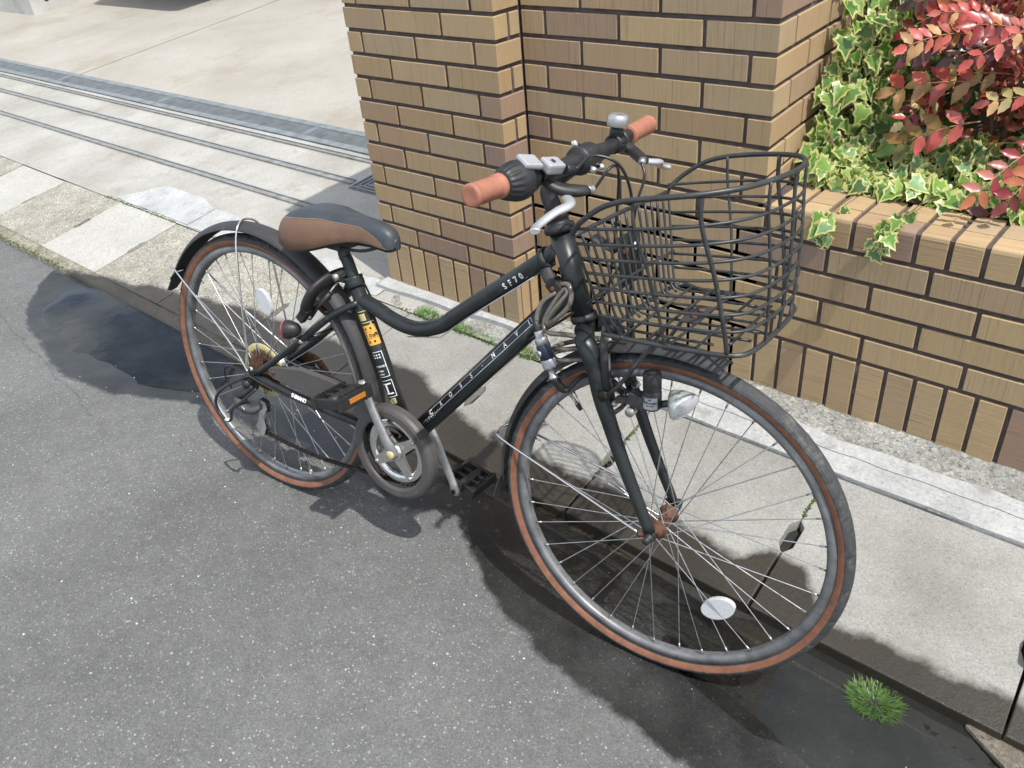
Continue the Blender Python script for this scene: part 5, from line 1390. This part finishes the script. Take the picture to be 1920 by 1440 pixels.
M['leaf_mass'] = leaf_mat('shrub_mass', lambda m: m.ramp(m.noise(m.coord('World'), 17, 5, 0.75), [(0.28, (0.07, 0.02, 0.02)), (0.40, (0.26, 0.045, 0.035)), (0.50, (0.40, 0.12, 0.06)), (0.58, (0.30, 0.06, 0.05)), (0.66, (0.42, 0.28, 0.11)), (0.76, (0.07, 0.13, 0.03))]))
M['stem_m'] = simple('plant_stem', (0.12, 0.075, 0.04), 0.7)
M['rachis'] = simple('leaf_rachis', (0.36, 0.20, 0.09), 0.6)
M['grass'] = leaf_mat('grass_blade', lambda m: m.ramp(m.noise(m.coord('World'), 90, 2, 0.5), [(0.3, (0.07, 0.19, 0.03)), (0.7, (0.22, 0.37, 0.07))]), 0.4, 0.3)
M['moss'] = simple('moss', (0.07, 0.11, 0.025), 0.95, 0, 0.5, 90, 0.8)
rl = random.Random(11)

def ivy_mesh(variant):
    r_ = random.Random(variant)
    # five-lobed outline, tip along +x, stalk at origin
    base = [(0.02, 0.10), (-0.16, 0.30), (0.02, 0.40), (0.10, 0.56), (0.30, 0.36), (0.52, 0.36), (0.62, 0.20), (1.0, 0.0)]
    out = [(0.0, 0.0)] + [(x * (1 + r_.uniform(-.08, .08)), y * (1 + r_.uniform(-.12, .12))) for x, y in base[:-1]] + [base[-1]]
    low_ = [(x * (1 + r_.uniform(-.06, .06)), -y * (1 + r_.uniform(-.12, .12))) for x, y in base[-2::-1]]
    o2 = out + low_
    c = (0.30, 0.0)
    inn = [(c[0] + (x - c[0]) * 0.76, c[1] + (y - c[1]) * 0.72) for x, y in o2]
    cup = r_.uniform(0.10, 0.55); droop = r_.uniform(0.0, 0.45)
    def z(x, y): return cup * abs(y) * 0.7 - droop * x * x + 0.03 * math.sin(9 * x + variant)
    m = MB(); n = len(o2)
    vs = [(c[0], c[1], z(*c))] + [(x, y, z(x, y)) for x, y in inn] + [(x, y, z(x, y)) for x, y in o2]
    fs = [(0, 1 + i, 1 + (i + 1) % n) for i in range(n)]
    m.add(vs, fs, 0, True)
    b = 0
    for i in range(n):
        m.f.append((1 + i, 1 + n + i, 1 + n + (i + 1) % n, 1 + (i + 1) % n)); m.mi.append(1); m.sm.append(True)
    return m
IVY = [ivy_mesh(k).mesh('leaf', [M['ivy_green'], M['ivy_edge']]) for k in range(10)]
def orient(nrm, spin):
    z = Vector(nrm).normalized(); ref = Vector((0, 0, -1)) if abs(z.z) < 0.95 else Vector((1, 0, 0))
    x = (ref - z * ref.dot(z)).normalized(); y = z.cross(x)
    m = Matrix((x, y, z)).transposed()
    return m @ Matrix.Rotation(spin, 3, 'Z')
GREENS = [(0.09, 0.21, 0.035), (0.14, 0.29, 0.05), (0.20, 0.36, 0.07), (0.08, 0.17, 0.05), (0.27, 0.41, 0.12), (0.18, 0.32, 0.14), (0.23, 0.37, 0.07)]
ivy = empty('ivy', (0.95, 0.40, 0.33)); tag(ivy, 'variegated green and cream ivy spilling over the planter wall', 'ivy')
def put(me, parent, p, nrm, spin, s, col=None, name='leaf'):
    o = link(name, me, parent)
    o.matrix_basis = Matrix.Translation(Vector(p) - parent.location) @ orient(nrm, spin).to_4x4() @ Matrix.Scale(s, 4)
    if col: o.color = tuple(col) + (1,)
    return o
mass = MB()
def ivy_stem(pts, r):
    st = MB(); st.tube([Vector(p) - ivy.location for p in pts], r, 5); st.build('stem', M['stem_m'], ivy)
mass2 = MB()
def ivy_leaf(p, nrm, spin, s, obj=True, mb=None):
    g = rl.choice(GREENS); k = rl.uniform(0.8, 1.25); g = tuple(min(1, c * k) for c in g)
    if obj: put(rl.choice(IVY), ivy, p, nrm, spin, s, g)
    else:
        me = rl.choice(IVY); mt = Matrix.Translation(Vector(p) - ivy.location) @ orient(nrm, spin).to_4x4() @ Matrix.Scale(s, 4)
        mb = mb or mass
        b = len(mb.v); mb.v.extend([tuple(mt @ v.co) for v in me.vertices])
        for f in me.polygons: mb.f.append(tuple(b + i for i in f.vertices)); mb.mi.append(f.material_index); mb.sm.append(True)
TOV = Vector((0.42, -0.72, 0.55))
def jn(base, a): return (Vector(base) + Vector((rl.uniform(-a, a), rl.uniform(-a, a), rl.uniform(-a, a)))).normalized()
def wall_x(y): return XE - math.tan(R(5.0)) * (y - WY)
# carpet over the bed behind the coping
for i in range(160):
    x = 0.80 + 0.62 * rl.random() ** 1.3; y = 0.262 + 0.26 * rl.random() ** 1.2
    z = 0.372 + 0.045 * rl.random() + 0.25 * max(0, y - 0.34) + 0.10 * max(0, 0.95 - x)
    ivy_leaf((x, y, z), jn(TOV, 0.55), rl.uniform(-1.0, 1.0), rl.uniform(0.034, 0.056))
# mass climbing the flank of the tall wall
for i in range(118):
    y = rl.uniform(0.27, 0.86); t = rl.random()
    top = 0.40 + 0.62 * smooth(0.22, 0.62, y)
    z = 0.36 + (top - 0.36) * t
    x = wall_x(y) + 0.035 + 0.17 * rl.random() * (1.15 - t)
    ivy_leaf((x, y, z), jn(Vector((0.62, -0.62, 0.40)), 0.5), rl.uniform(-0.9, 0.9), rl.uniform(0.036, 0.060))
# two trailing strands over the coping
for (x0, pts, n) in ((0.93, [(0.945, 0.265, 0.385), (0.935, 0.16, 0.380), (0.928, 0.095, 0.368), (0.922, 0.086, 0.335), (0.918, 0.085, 0.312)], 13), (1.08, [(1.095, 0.270, 0.390), (1.085, 0.17, 0.385), (1.072, 0.10, 0.372), (1.060, 0.086, 0.345), (1.045, 0.085, 0.318)], 17)):
    sp = spline(pts, 6); ivy_stem(sp, 0.0013)
    for i in range(n):
        p = sp[int((len(sp) - 1) * (0.25 + 0.75 * i / (n - 1)))] + Vector((rl.uniform(-0.028, 0.028), -0.006 - 0.012 * rl.random(), rl.uniform(-0.010, 0.012)))
        ivy_leaf(p, jn(Vector((0.25, -0.85, 0.45)), 0.42), rl.uniform(-0.9, 0.9), rl.uniform(0.026, 0.044))
# deeper foliage, too dense to pick apart
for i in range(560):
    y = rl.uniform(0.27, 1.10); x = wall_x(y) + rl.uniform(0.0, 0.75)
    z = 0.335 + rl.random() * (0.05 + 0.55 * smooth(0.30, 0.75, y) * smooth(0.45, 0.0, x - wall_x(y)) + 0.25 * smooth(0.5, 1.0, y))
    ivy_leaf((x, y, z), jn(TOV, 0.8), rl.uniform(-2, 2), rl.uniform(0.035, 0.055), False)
for i in range(16):
    y0 = rl.uniform(0.3, 0.8); x0 = wall_x(y0) + 0.05
    ivy_stem(spline([(x0 + 0.1, y0 - 0.05, 0.34), (x0 + 0.02, y0, 0.48), (x0, y0 + 0.06, 0.40 + 0.5 * smooth(0.2, 0.62, y0))], 5), 0.0022)
for i in range(330):
    x = 0.80 + 0.66 * rl.random() ** 1.3; y = 0.262 + 0.30 * rl.random()
    z = 0.360 + 0.045 * rl.random() + 0.25 * max(0, y - 0.34) + 0.10 * max(0, 0.95 - x)
    ivy_leaf((x, y, z), jn(TOV, 0.6), rl.uniform(-1.2, 1.2), rl.uniform(0.030, 0.052), False, mass2)
for i in range(330):
    y = rl.uniform(0.27, 0.95); t = rl.random(); top = 0.40 + 0.62 * smooth(0.22, 0.62, y); z = 0.36 + (top - 0.36) * t
    x = wall_x(y) + 0.025 + 0.16 * rl.random() * (1.15 - t)
    ivy_leaf((x, y, z), jn(Vector((0.62, -0.62, 0.40)), 0.6), rl.uniform(-1, 1), rl.uniform(0.034, 0.056), False, mass2)
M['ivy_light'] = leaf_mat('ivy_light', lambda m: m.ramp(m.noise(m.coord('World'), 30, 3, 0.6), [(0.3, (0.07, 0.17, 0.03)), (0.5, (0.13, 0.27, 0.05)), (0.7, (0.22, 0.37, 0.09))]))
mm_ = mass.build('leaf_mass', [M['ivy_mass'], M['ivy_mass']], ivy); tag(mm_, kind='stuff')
mm_ = mass2.build('leaf_mass', [M['ivy_light'], M['ivy_edge']], ivy); tag(mm_, kind='stuff')

# red-leaved shrubs with pinnate leaves
def leaflet_mesh(k):
    r_ = random.Random(40 + k); m = MB(); n = 7; up = []; dn = []; mid = []
    for i in range(n + 1):
        t = i / n; w = 0.5 * 0.50 * math.sin(math.pi * t ** 0.85) * (1 + (0.12 if i % 2 else -0.08))
        zz = -(0.15 + 0.09 * k) * t * t + 0.03 * math.sin(7 * t + k)
        mid.append((t, 0, zz - 0.03)); up.append((t, w, zz + 0.05 * (w / 0.2))); dn.append((t, -w, zz + 0.05 * (w / 0.2)))
    vs = mid + up + dn; fs = []
    for i in range(n):
        fs.append((i, i + 1, n + 1 + i + 1, n + 1 + i)); fs.append((i, 2 * (n + 1) + i, 2 * (n + 1) + i + 1, i + 1))
    m.add(vs, fs, 0, True); return m.mesh('leaflet', [M['leaflet']])
LFT = [leaflet_mesh(k) for k in range(4)]
REDS = [(0.30, 0.036, 0.034), (0.40, 0.066, 0.062), (0.23, 0.026, 0.032), (0.42, 0.14, 0.06), (0.18, 0.036, 0.030), (0.48, 0.17, 0.13)]
PALE = [(0.55, 0.46, 0.20), (0.60, 0.50, 0.24), (0.52, 0.40, 0.16)]
MARO = [(0.12, 0.035, 0.040), (0.17, 0.07, 0.07), (0.10, 0.05, 0.045)]
GRN = [(0.07, 0.13, 0.03), (0.16, 0.16, 0.04), (0.24, 0.14, 0.04)]
def frond(root, p, d, nrm, ln, pairs, pal, size):
    """a pinnate leaf: rachis from p along d, drooping, leaflets in pairs"""
    p = Vector(p); d = Vector(d).normalized(); nz = Vector(nrm).normalized(); sd = d.cross(nz).normalized(); nz = sd.cross(d).normalized()
    pts = [p + d * ln * t - Vector((0, 0, 1)) * (0.22 * ln * t * t) for t in [i / 8 for i in range(9)]]
    m = MB(); m.tube([q - root.location for q in pts], [0.0016 - 0.0001 * i for i in range(9)], 5)
    rch = m.build('leaf', M['rachis'], root)
    def lf(t, side, sc, tip=False):
        i = min(7, int(t * 8)); q = pts[i].lerp(pts[i + 1], t * 8 - i); tg = (pts[i + 1] - pts[i]).normalized()
        s_ = tg.cross(nz).normalized(); n_ = s_.cross(tg).normalized()
        a = R(rl.uniform(48, 64)) * side
        xd = tg if tip else (tg * math.cos(a) + s_ * math.sin(a)).normalized()
        zd = (n_ + Vector((rl.uniform(-.25, .25), rl.uniform(-.25, .25), rl.uniform(-.25, .25)))); yd = zd.cross(xd).normalized(); zd = xd.cross(yd)
        o = link('leaflet', rl.choice(LFT), rch)
        mt = Matrix((xd, yd, zd)).transposed().to_4x4()
        o.matrix_basis = Matrix.Translation(q - root.location) @ mt @ Matrix.Scale(sc, 4)
        c = rl.choice(pal); k = rl.uniform(0.75, 1.25); o.color = (c[0] * k, c[1] * k, c[2] * k, 1)
    for j in range(pairs):
        t = 0.22 + 0.70 * j / max(1, pairs - 1)
        sc = size * (1.0 - 0.25 * abs(t - 0.5)) * rl.uniform(0.88, 1.1)
        lf(t, 1, sc); lf(t, -1, sc)
    lf(0.999, 1, size * 0.95, True)
def shrub(loc, label, specs, stems_, massbox, nm, seed):
    root = empty('red_shrub', loc); tag(root, label, 'shrub', 'red leaved shrubs in the planter')
    st = MB()
    for pts in stems_:
        sp = spline(pts, 5); n = len(sp); st = MB(); st.tube([q - root.location for q in sp], [0.008 - 0.005 * i / n for i in range(n)], 8)
        st.build('stem', M['stem_m'], root)
    for s in specs: frond(root, *s)
    mb = MB(); r_ = random.Random(seed)
    for i in range(nm):
        p = Vector([r_.uniform(a, b) for a, b in massbox]); me = LFT[i % 4]
        mt = Matrix.Translation(p - root.location) @ orient(jn(TOV, 0.9), r_.uniform(-3, 3)).to_4x4() @ Matrix.Scale(r_.uniform(0.026, 0.044), 4)
        mb.add([mt @ v.co for v in me.vertices], [tuple(f.vertices) for f in me.polygons], 0, True)
    o = mb.build('leaf_mass', M['leaf_mass'], root); tag(o, kind='stuff')
    return root
FRONT = (0.45, -0.65, 0.60)
def spec(x, y, z, dx, dy, dz, ln, pairs, pal, size): return ((x, y, z), (dx, dy, dz), jn(FRONT, 0.25), ln, pairs, pal, size)
PINK = [(0.58, 0.16, 0.13), (0.50, 0.10, 0.08), (0.56, 0.34, 0.16)]
sp1 = [spec(1.12, 0.46, 0.60, -0.95, -0.20, 0.10, 0.20, 4, PINK, 0.060), spec(1.10, 0.42, 0.485, -0.98, -0.10, -0.02, 0.17, 5, PALE, 0.034), spec(1.13, 0.40, 0.53, -0.75, -0.35, -0.10, 0.17, 4, PINK + GRN, 0.058),
       spec(1.05, 0.58, 0.72, -0.60, -0.55, -0.20, 0.17, 6, MARO, 0.050), spec(1.08, 0.55, 0.79, -0.75, -0.35, 0.05, 0.18, 6, MARO, 0.046), spec(1.20, 0.46, 0.70, -0.4, -0.5, 0.35, 0.19, 6, REDS, 0.050)]
for i in range(15):
    x, y = rl.uniform(0.98, 1.22), rl.uniform(0.42, 0.72); z = rl.uniform(0.52, 0.95)
    a = rl.uniform(2.3, 5.6)
    sp1.append(spec(x, y, z, math.cos(a), math.sin(a) * 0.8, rl.uniform(-0.3, 0.4), rl.uniform(0.15, 0.21), 6, rl.choice([REDS, REDS, PINK, MARO, REDS + PALE]), rl.uniform(0.032, 0.046)))
shrub((1.12, 0.62, 0.33), 'red shrub with pink and cream leaflets nearest the tall brick wall', sp1,
      [[(1.12, 0.62, 0.32), (1.11, 0.58, 0.50), (1.09, 0.54, 0.70), (1.06, 0.55, 0.90)], [(1.13, 0.62, 0.32), (1.16, 0.55, 0.55), (1.18, 0.52, 0.80)]], ((0.93, 1.30), (0.50, 0.95), (0.42, 1.05)), 1100, 3)
sp2 = [spec(1.33, 0.36, 0.52, -0.3, -0.6, -0.25, 0.17, 5, REDS, 0.050), spec(1.30, 0.34, 0.44, -0.55, -0.5, -0.35, 0.16, 5, MARO + REDS, 0.050), spec(1.32, 0.42, 0.60, -0.9, -0.2, 0.1, 0.18, 6, PALE + PINK, 0.042)]
for i in range(20):
    x, y = rl.uniform(1.20, 1.46), rl.uniform(0.36, 0.72); z = rl.uniform(0.46, 0.95)
    a = rl.uniform(2.3, 5.6)
    sp2.append(spec(x, y, z, math.cos(a), math.sin(a) * 0.8, rl.uniform(-0.4, 0.4), rl.uniform(0.15, 0.20), 5, rl.choice([REDS, REDS, REDS, PINK, MARO, PALE + REDS, GRN]), rl.uniform(0.032, 0.046)))
shrub((1.36, 0.56, 0.33), 'dense crimson shrub at the right edge of the planter', sp2,
      [[(1.36, 0.56, 0.32), (1.34, 0.52, 0.52), (1.33, 0.50, 0.75)], [(1.37, 0.56, 0.32), (1.40, 0.52, 0.60), (1.42, 0.50, 0.9)]], ((1.20, 1.75), (0.42, 0.95), (0.38, 1.05)), 1300, 5)

# hedge closing the back of the planter
hg = empty('hedge', (1.3, 1.35, 0.33)); tag(hg, 'dark green hedge filling the shade behind the red shrubs', 'hedge')
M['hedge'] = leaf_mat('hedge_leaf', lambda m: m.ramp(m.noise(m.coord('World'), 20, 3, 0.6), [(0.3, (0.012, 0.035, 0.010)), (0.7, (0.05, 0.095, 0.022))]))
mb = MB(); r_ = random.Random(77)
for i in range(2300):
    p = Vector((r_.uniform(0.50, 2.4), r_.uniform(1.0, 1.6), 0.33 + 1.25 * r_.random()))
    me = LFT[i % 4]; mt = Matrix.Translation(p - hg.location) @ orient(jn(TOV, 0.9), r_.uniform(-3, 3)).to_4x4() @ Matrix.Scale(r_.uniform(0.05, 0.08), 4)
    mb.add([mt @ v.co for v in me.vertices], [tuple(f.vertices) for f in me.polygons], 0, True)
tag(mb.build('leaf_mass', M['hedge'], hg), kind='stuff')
for i in range(9):
    x = 0.65 + 0.2 * i; m = MB(); m.tube([Vector(q) - hg.location for q in spline([(x, 1.3, 0.30), (x + 0.03, 1.32, 0.8), (x - 0.02, 1.3, 1.4)], 4)], 0.012, 7); m.build('stem', M['stem_m'], hg)

# ------------------------------------------------------------------ weeds, moss and small things on the ground
def tuft(loc, label, n, rad, hgt, seed, gz, curl=0.6, group='grass tufts in the pavement joints'):
    r_ = random.Random(seed); m = MB()
    for i in range(n):
        a = r_.uniform(0, 2 * math.pi); rr = rad * math.sqrt(r_.random())
        bx, by = loc[0] + rr * math.cos(a) * loc[2], loc[1] + rr * math.sin(a)
        b = Vector((bx, by, gz(bx, by)))
        d = Vector((math.cos(a) * r_.uniform(0.2, 1) + r_.uniform(-.4, .4), math.sin(a) * r_.uniform(0.2, 1) + r_.uniform(-.4, .4), 0)) * curl
        h_ = hgt * r_.uniform(0.5, 1.15); w = 0.0009 * r_.uniform(0.7, 1.5); sd = Vector((-d.y, d.x, 0)); sd = sd.normalized() * w if sd.length > 1e-4 else Vector((w, 0, 0))
        q = [b + Vector((0, 0, h_ * t)) + d * h_ * t * t for t in (0, 0.5, 1.0)]
        m.add([q[0] - sd, q[0] + sd, q[1] - sd, q[1] + sd, q[2]], [(0, 1, 3, 2), (2, 3, 4)])
    o = m.build('grass_tuft', M['grass']); tag(o, label, 'grass', group); return o
gs = lambda x, y: z_slab(y) - 0.004
tuft((-0.33, -0.094, 3.0), 'low grass tuft in the joint below the bend of the top tube', 330, 0.022, 0.026, 1, gs)
tuft((-0.17, -0.097, 2.6), 'thin grass tuft in the joint just left of the down tube', 190, 0.020, 0.020, 2, gs)
tuft((-0.06, -0.099, 3.0), 'sparse grass line in the joint behind the down tube', 130, 0.018, 0.016, 3, gs)
tuft((0.10, -0.098, 2.6), 'grass tuft in the joint behind the cable lock', 230, 0.020, 0.022, 4, gs)
tuft((0.36, -0.10, 2.2), 'little grass tuft behind the front fork', 90, 0.014, 0.018, 5, gs)
tuft((-0.66, -0.035, 1.0), 'little weed at the left foot of the brick pillar', 90, 0.016, 0.020, 6, gs)
tuft((-0.72, -0.10, 2.0), 'tiny weed in the cracked cement left of the seat tube', 70, 0.014, 0.014, 7, gs)
tuft((1.40, -0.585, 1.25), 'wet bright green grass clump standing in the puddle', 1300, 0.036, 0.013, 8, lambda x, y: -0.299, 1.7, None)
tuft((1.585, -0.52, 1.0), 'small grass sprig beside the flat stone in the gutter', 46, 0.012, 0.030, 9, lambda x, y: -0.299, 0.5, None)
def moss(pts, wd, seed):
    m = MB(); r_ = random.Random(seed)
    for a, b in zip(pts[:-1], pts[1:]):
        a = Vector(a); b = Vector(b); n = int((b - a).length / 0.004)
        for i in range(n):
            p = a.lerp(b, r_.random()); p = p + Vector((r_.uniform(-.004, .004), r_.gauss(0, wd), 0))
            p.z = z_slab(p.y) + 0.0006; s = r_.uniform(0.002, 0.005)
            m.ball(p, s, 0, 5, 3, (1, 1, 0.45))
    o = m.build('moss', M['moss']); tag(o, kind='stuff'); return o
moss([(-2.75, -0.107, 0), (-2.05, -0.106, 0)], 0.006, 1); moss([(-0.5, -0.105, 0), (0.5, -0.106, 0)], 0.004, 2); moss([(-2.95, -0.61, 0), (-2.2, -0.60, 0)], 0.008, 3); moss([(0.596, -0.2, 0), (0.60, -0.42, 0)], 0.003, 4); moss([(1.093, -0.19, 0), (1.10, -0.26, 0)], 0.002, 5)

sm = MB(); sm.prism([(1.548, -0.545), (1.57, -0.515), (1.60, -0.498), (1.65, -0.505), (1.72, -0.52), (1.74, -0.58), (1.69, -0.635), (1.645, -0.60), (1.60, -0.575)], (0, 0, -0.302), (1, 0, 0), (0, 1, 0), 0.023)
tag(sm.build('flat_stone', M['stone'], None, 0.006), 'flat tan broken stone lying in the gutter water', 'stone')
blk = MB(); blk.prism([(1.592, -0.345), (1.604, -0.392), (1.74, -0.41), (1.78, -0.20), (1.62, -0.18)], (0, 0, -0.26), (1, 0, 0), (0, 1, 0), 0.060)
M['maroon'] = simple('maroon_plastic', (0.035, 0.012, 0.015), 0.5)
tag(blk.build('plastic_block', M['maroon'], None, 0.006), 'dark maroon block just showing at the right picture edge', 'block')
# loose pebbles on the tarmac
rp = random.Random(5); pmesh = []
for k in range(4):
    m = MB(); m.ball((0, 0, 0), 1.0, 0, 7, 5, (1.0, 0.75, 0.55)); me = m.mesh('pebble')
    for v in me.vertices: v.co *= 1 + 0.25 * noise.noise(v.co * 1.7 + Vector((k * 7, 0, 0)))
    me.materials.append(simple('pebble_%d' % k, [(0.55, 0.55, 0.52), (0.42, 0.36, 0.27), (0.62, 0.62, 0.60), (0.30, 0.30, 0.29)][k], 0.8)); pmesh.append(me)
peb = MB()
for i in range(170):
    x, y = rp.uniform(-1.2, 1.7), rp.uniform(-1.75, -0.62); me = pmesh[i % 4]; s = rp.uniform(0.0012, 0.0032)
    mt = Matrix.Translation((x, y, z_road(x, y) + s * 0.3)) @ Matrix.Rotation(rp.uniform(0, 6), 4, 'Z') @ Matrix.Scale(s, 4)
    peb.add([mt @ v.co for v in me.vertices], [tuple(f.vertices) for f in me.polygons], i % 4, True)
tag(peb.build('grit', [me.materials[0] for me in pmesh]), kind='stuff')

# ------------------------------------------------------------------ far corner of the driveway
cw_ = empty('concrete_wall', (-8.63, 2.02, z_drive(2.02))); tag(cw_, 'pale concrete wall corner at the top left of the driveway', 'wall')
z0 = z_drive(2.02) - 0.3
for (x0, x1, y0, y1) in ((-11.5, -8.63, 2.02, 3.35), (-11.5, -8.55, 3.358, 6.0), (-14.5, -11.508, 2.02, 6.0)):
    m = MB(); m.box(((x0 + x1) / 2 - cw_.location.x, (y0 + y1) / 2 - cw_.location.y, z0 + 0.9 - cw_.location.z), (x1 - x0, y1 - y0, 1.8)); m.build('panel', M['block'], cw_, 0.01)
m = MB(); m.lathe([(0.030, 0.0), (0.022, 0.002), (0.0, 0.0)], (0.001, 0.18, 0.14), (1, 0, 0), 14); m.build('weep_hole', M['dark_gap'], cw_)
car = empty('parked_car', (-7.0, 4.4, z_drive(4.4))); tag(car, 'parked car whose shadow falls on the driveway at the top', 'car')
M['car_paint'] = simple('car_paint', (0.30, 0.31, 0.33), 0.3, 0.4, 0.03, 5, coat=1.0)
m = MB()
prof = [(-1.95, 0.28), (-2.0, 0.55), (-1.9, 0.78), (-1.2, 0.95), (-0.6, 1.42), (0.9, 1.46), (1.6, 1.05), (1.95, 0.95), (2.0, 0.4), (1.9, 0.26)]
m.prism(prof, (0.83, 0.0, 0.0), (0, 1, 0), (0, 0, 1), -1.66) if False else m.prism(prof, (-0.83, 0.0, 0.0), (0, 1, 0), (0, 0, 1), 1.66)
body = m.build('body', M['car_paint'], car, 0.05)
for x in (-0.78, 0.78):
    for y in (-1.25, 1.3):
        m = MB(); m.lathe([(0.0, -0.09), (0.20, -0.09), (0.29, -0.085), (0.31, -0.06), (0.31, 0.06), (0.29, 0.085), (0.0, 0.09)], (x, y, 0.31 + 0.105 * y * 0.9), (1, 0, 0), 24); m.build('wheel', M['tread'], car)
m = MB(); m.prism([(-1.05, 0.97), (-0.58, 1.36), (0.85, 1.40), (1.45, 1.06)], (-0.834, 0, 0), (0, 1, 0), (0, 0, 1), 1.668); m.build('window', M['navy'], body)

for o in bpy.data.objects:
    if o.type == 'MESH' and o.name.split('.')[0] in ('lettering', 'teeth', 'stitching', 'label', 'chain', 'bars') and o.parent is not None:
        o['kind'] = 'stuff'
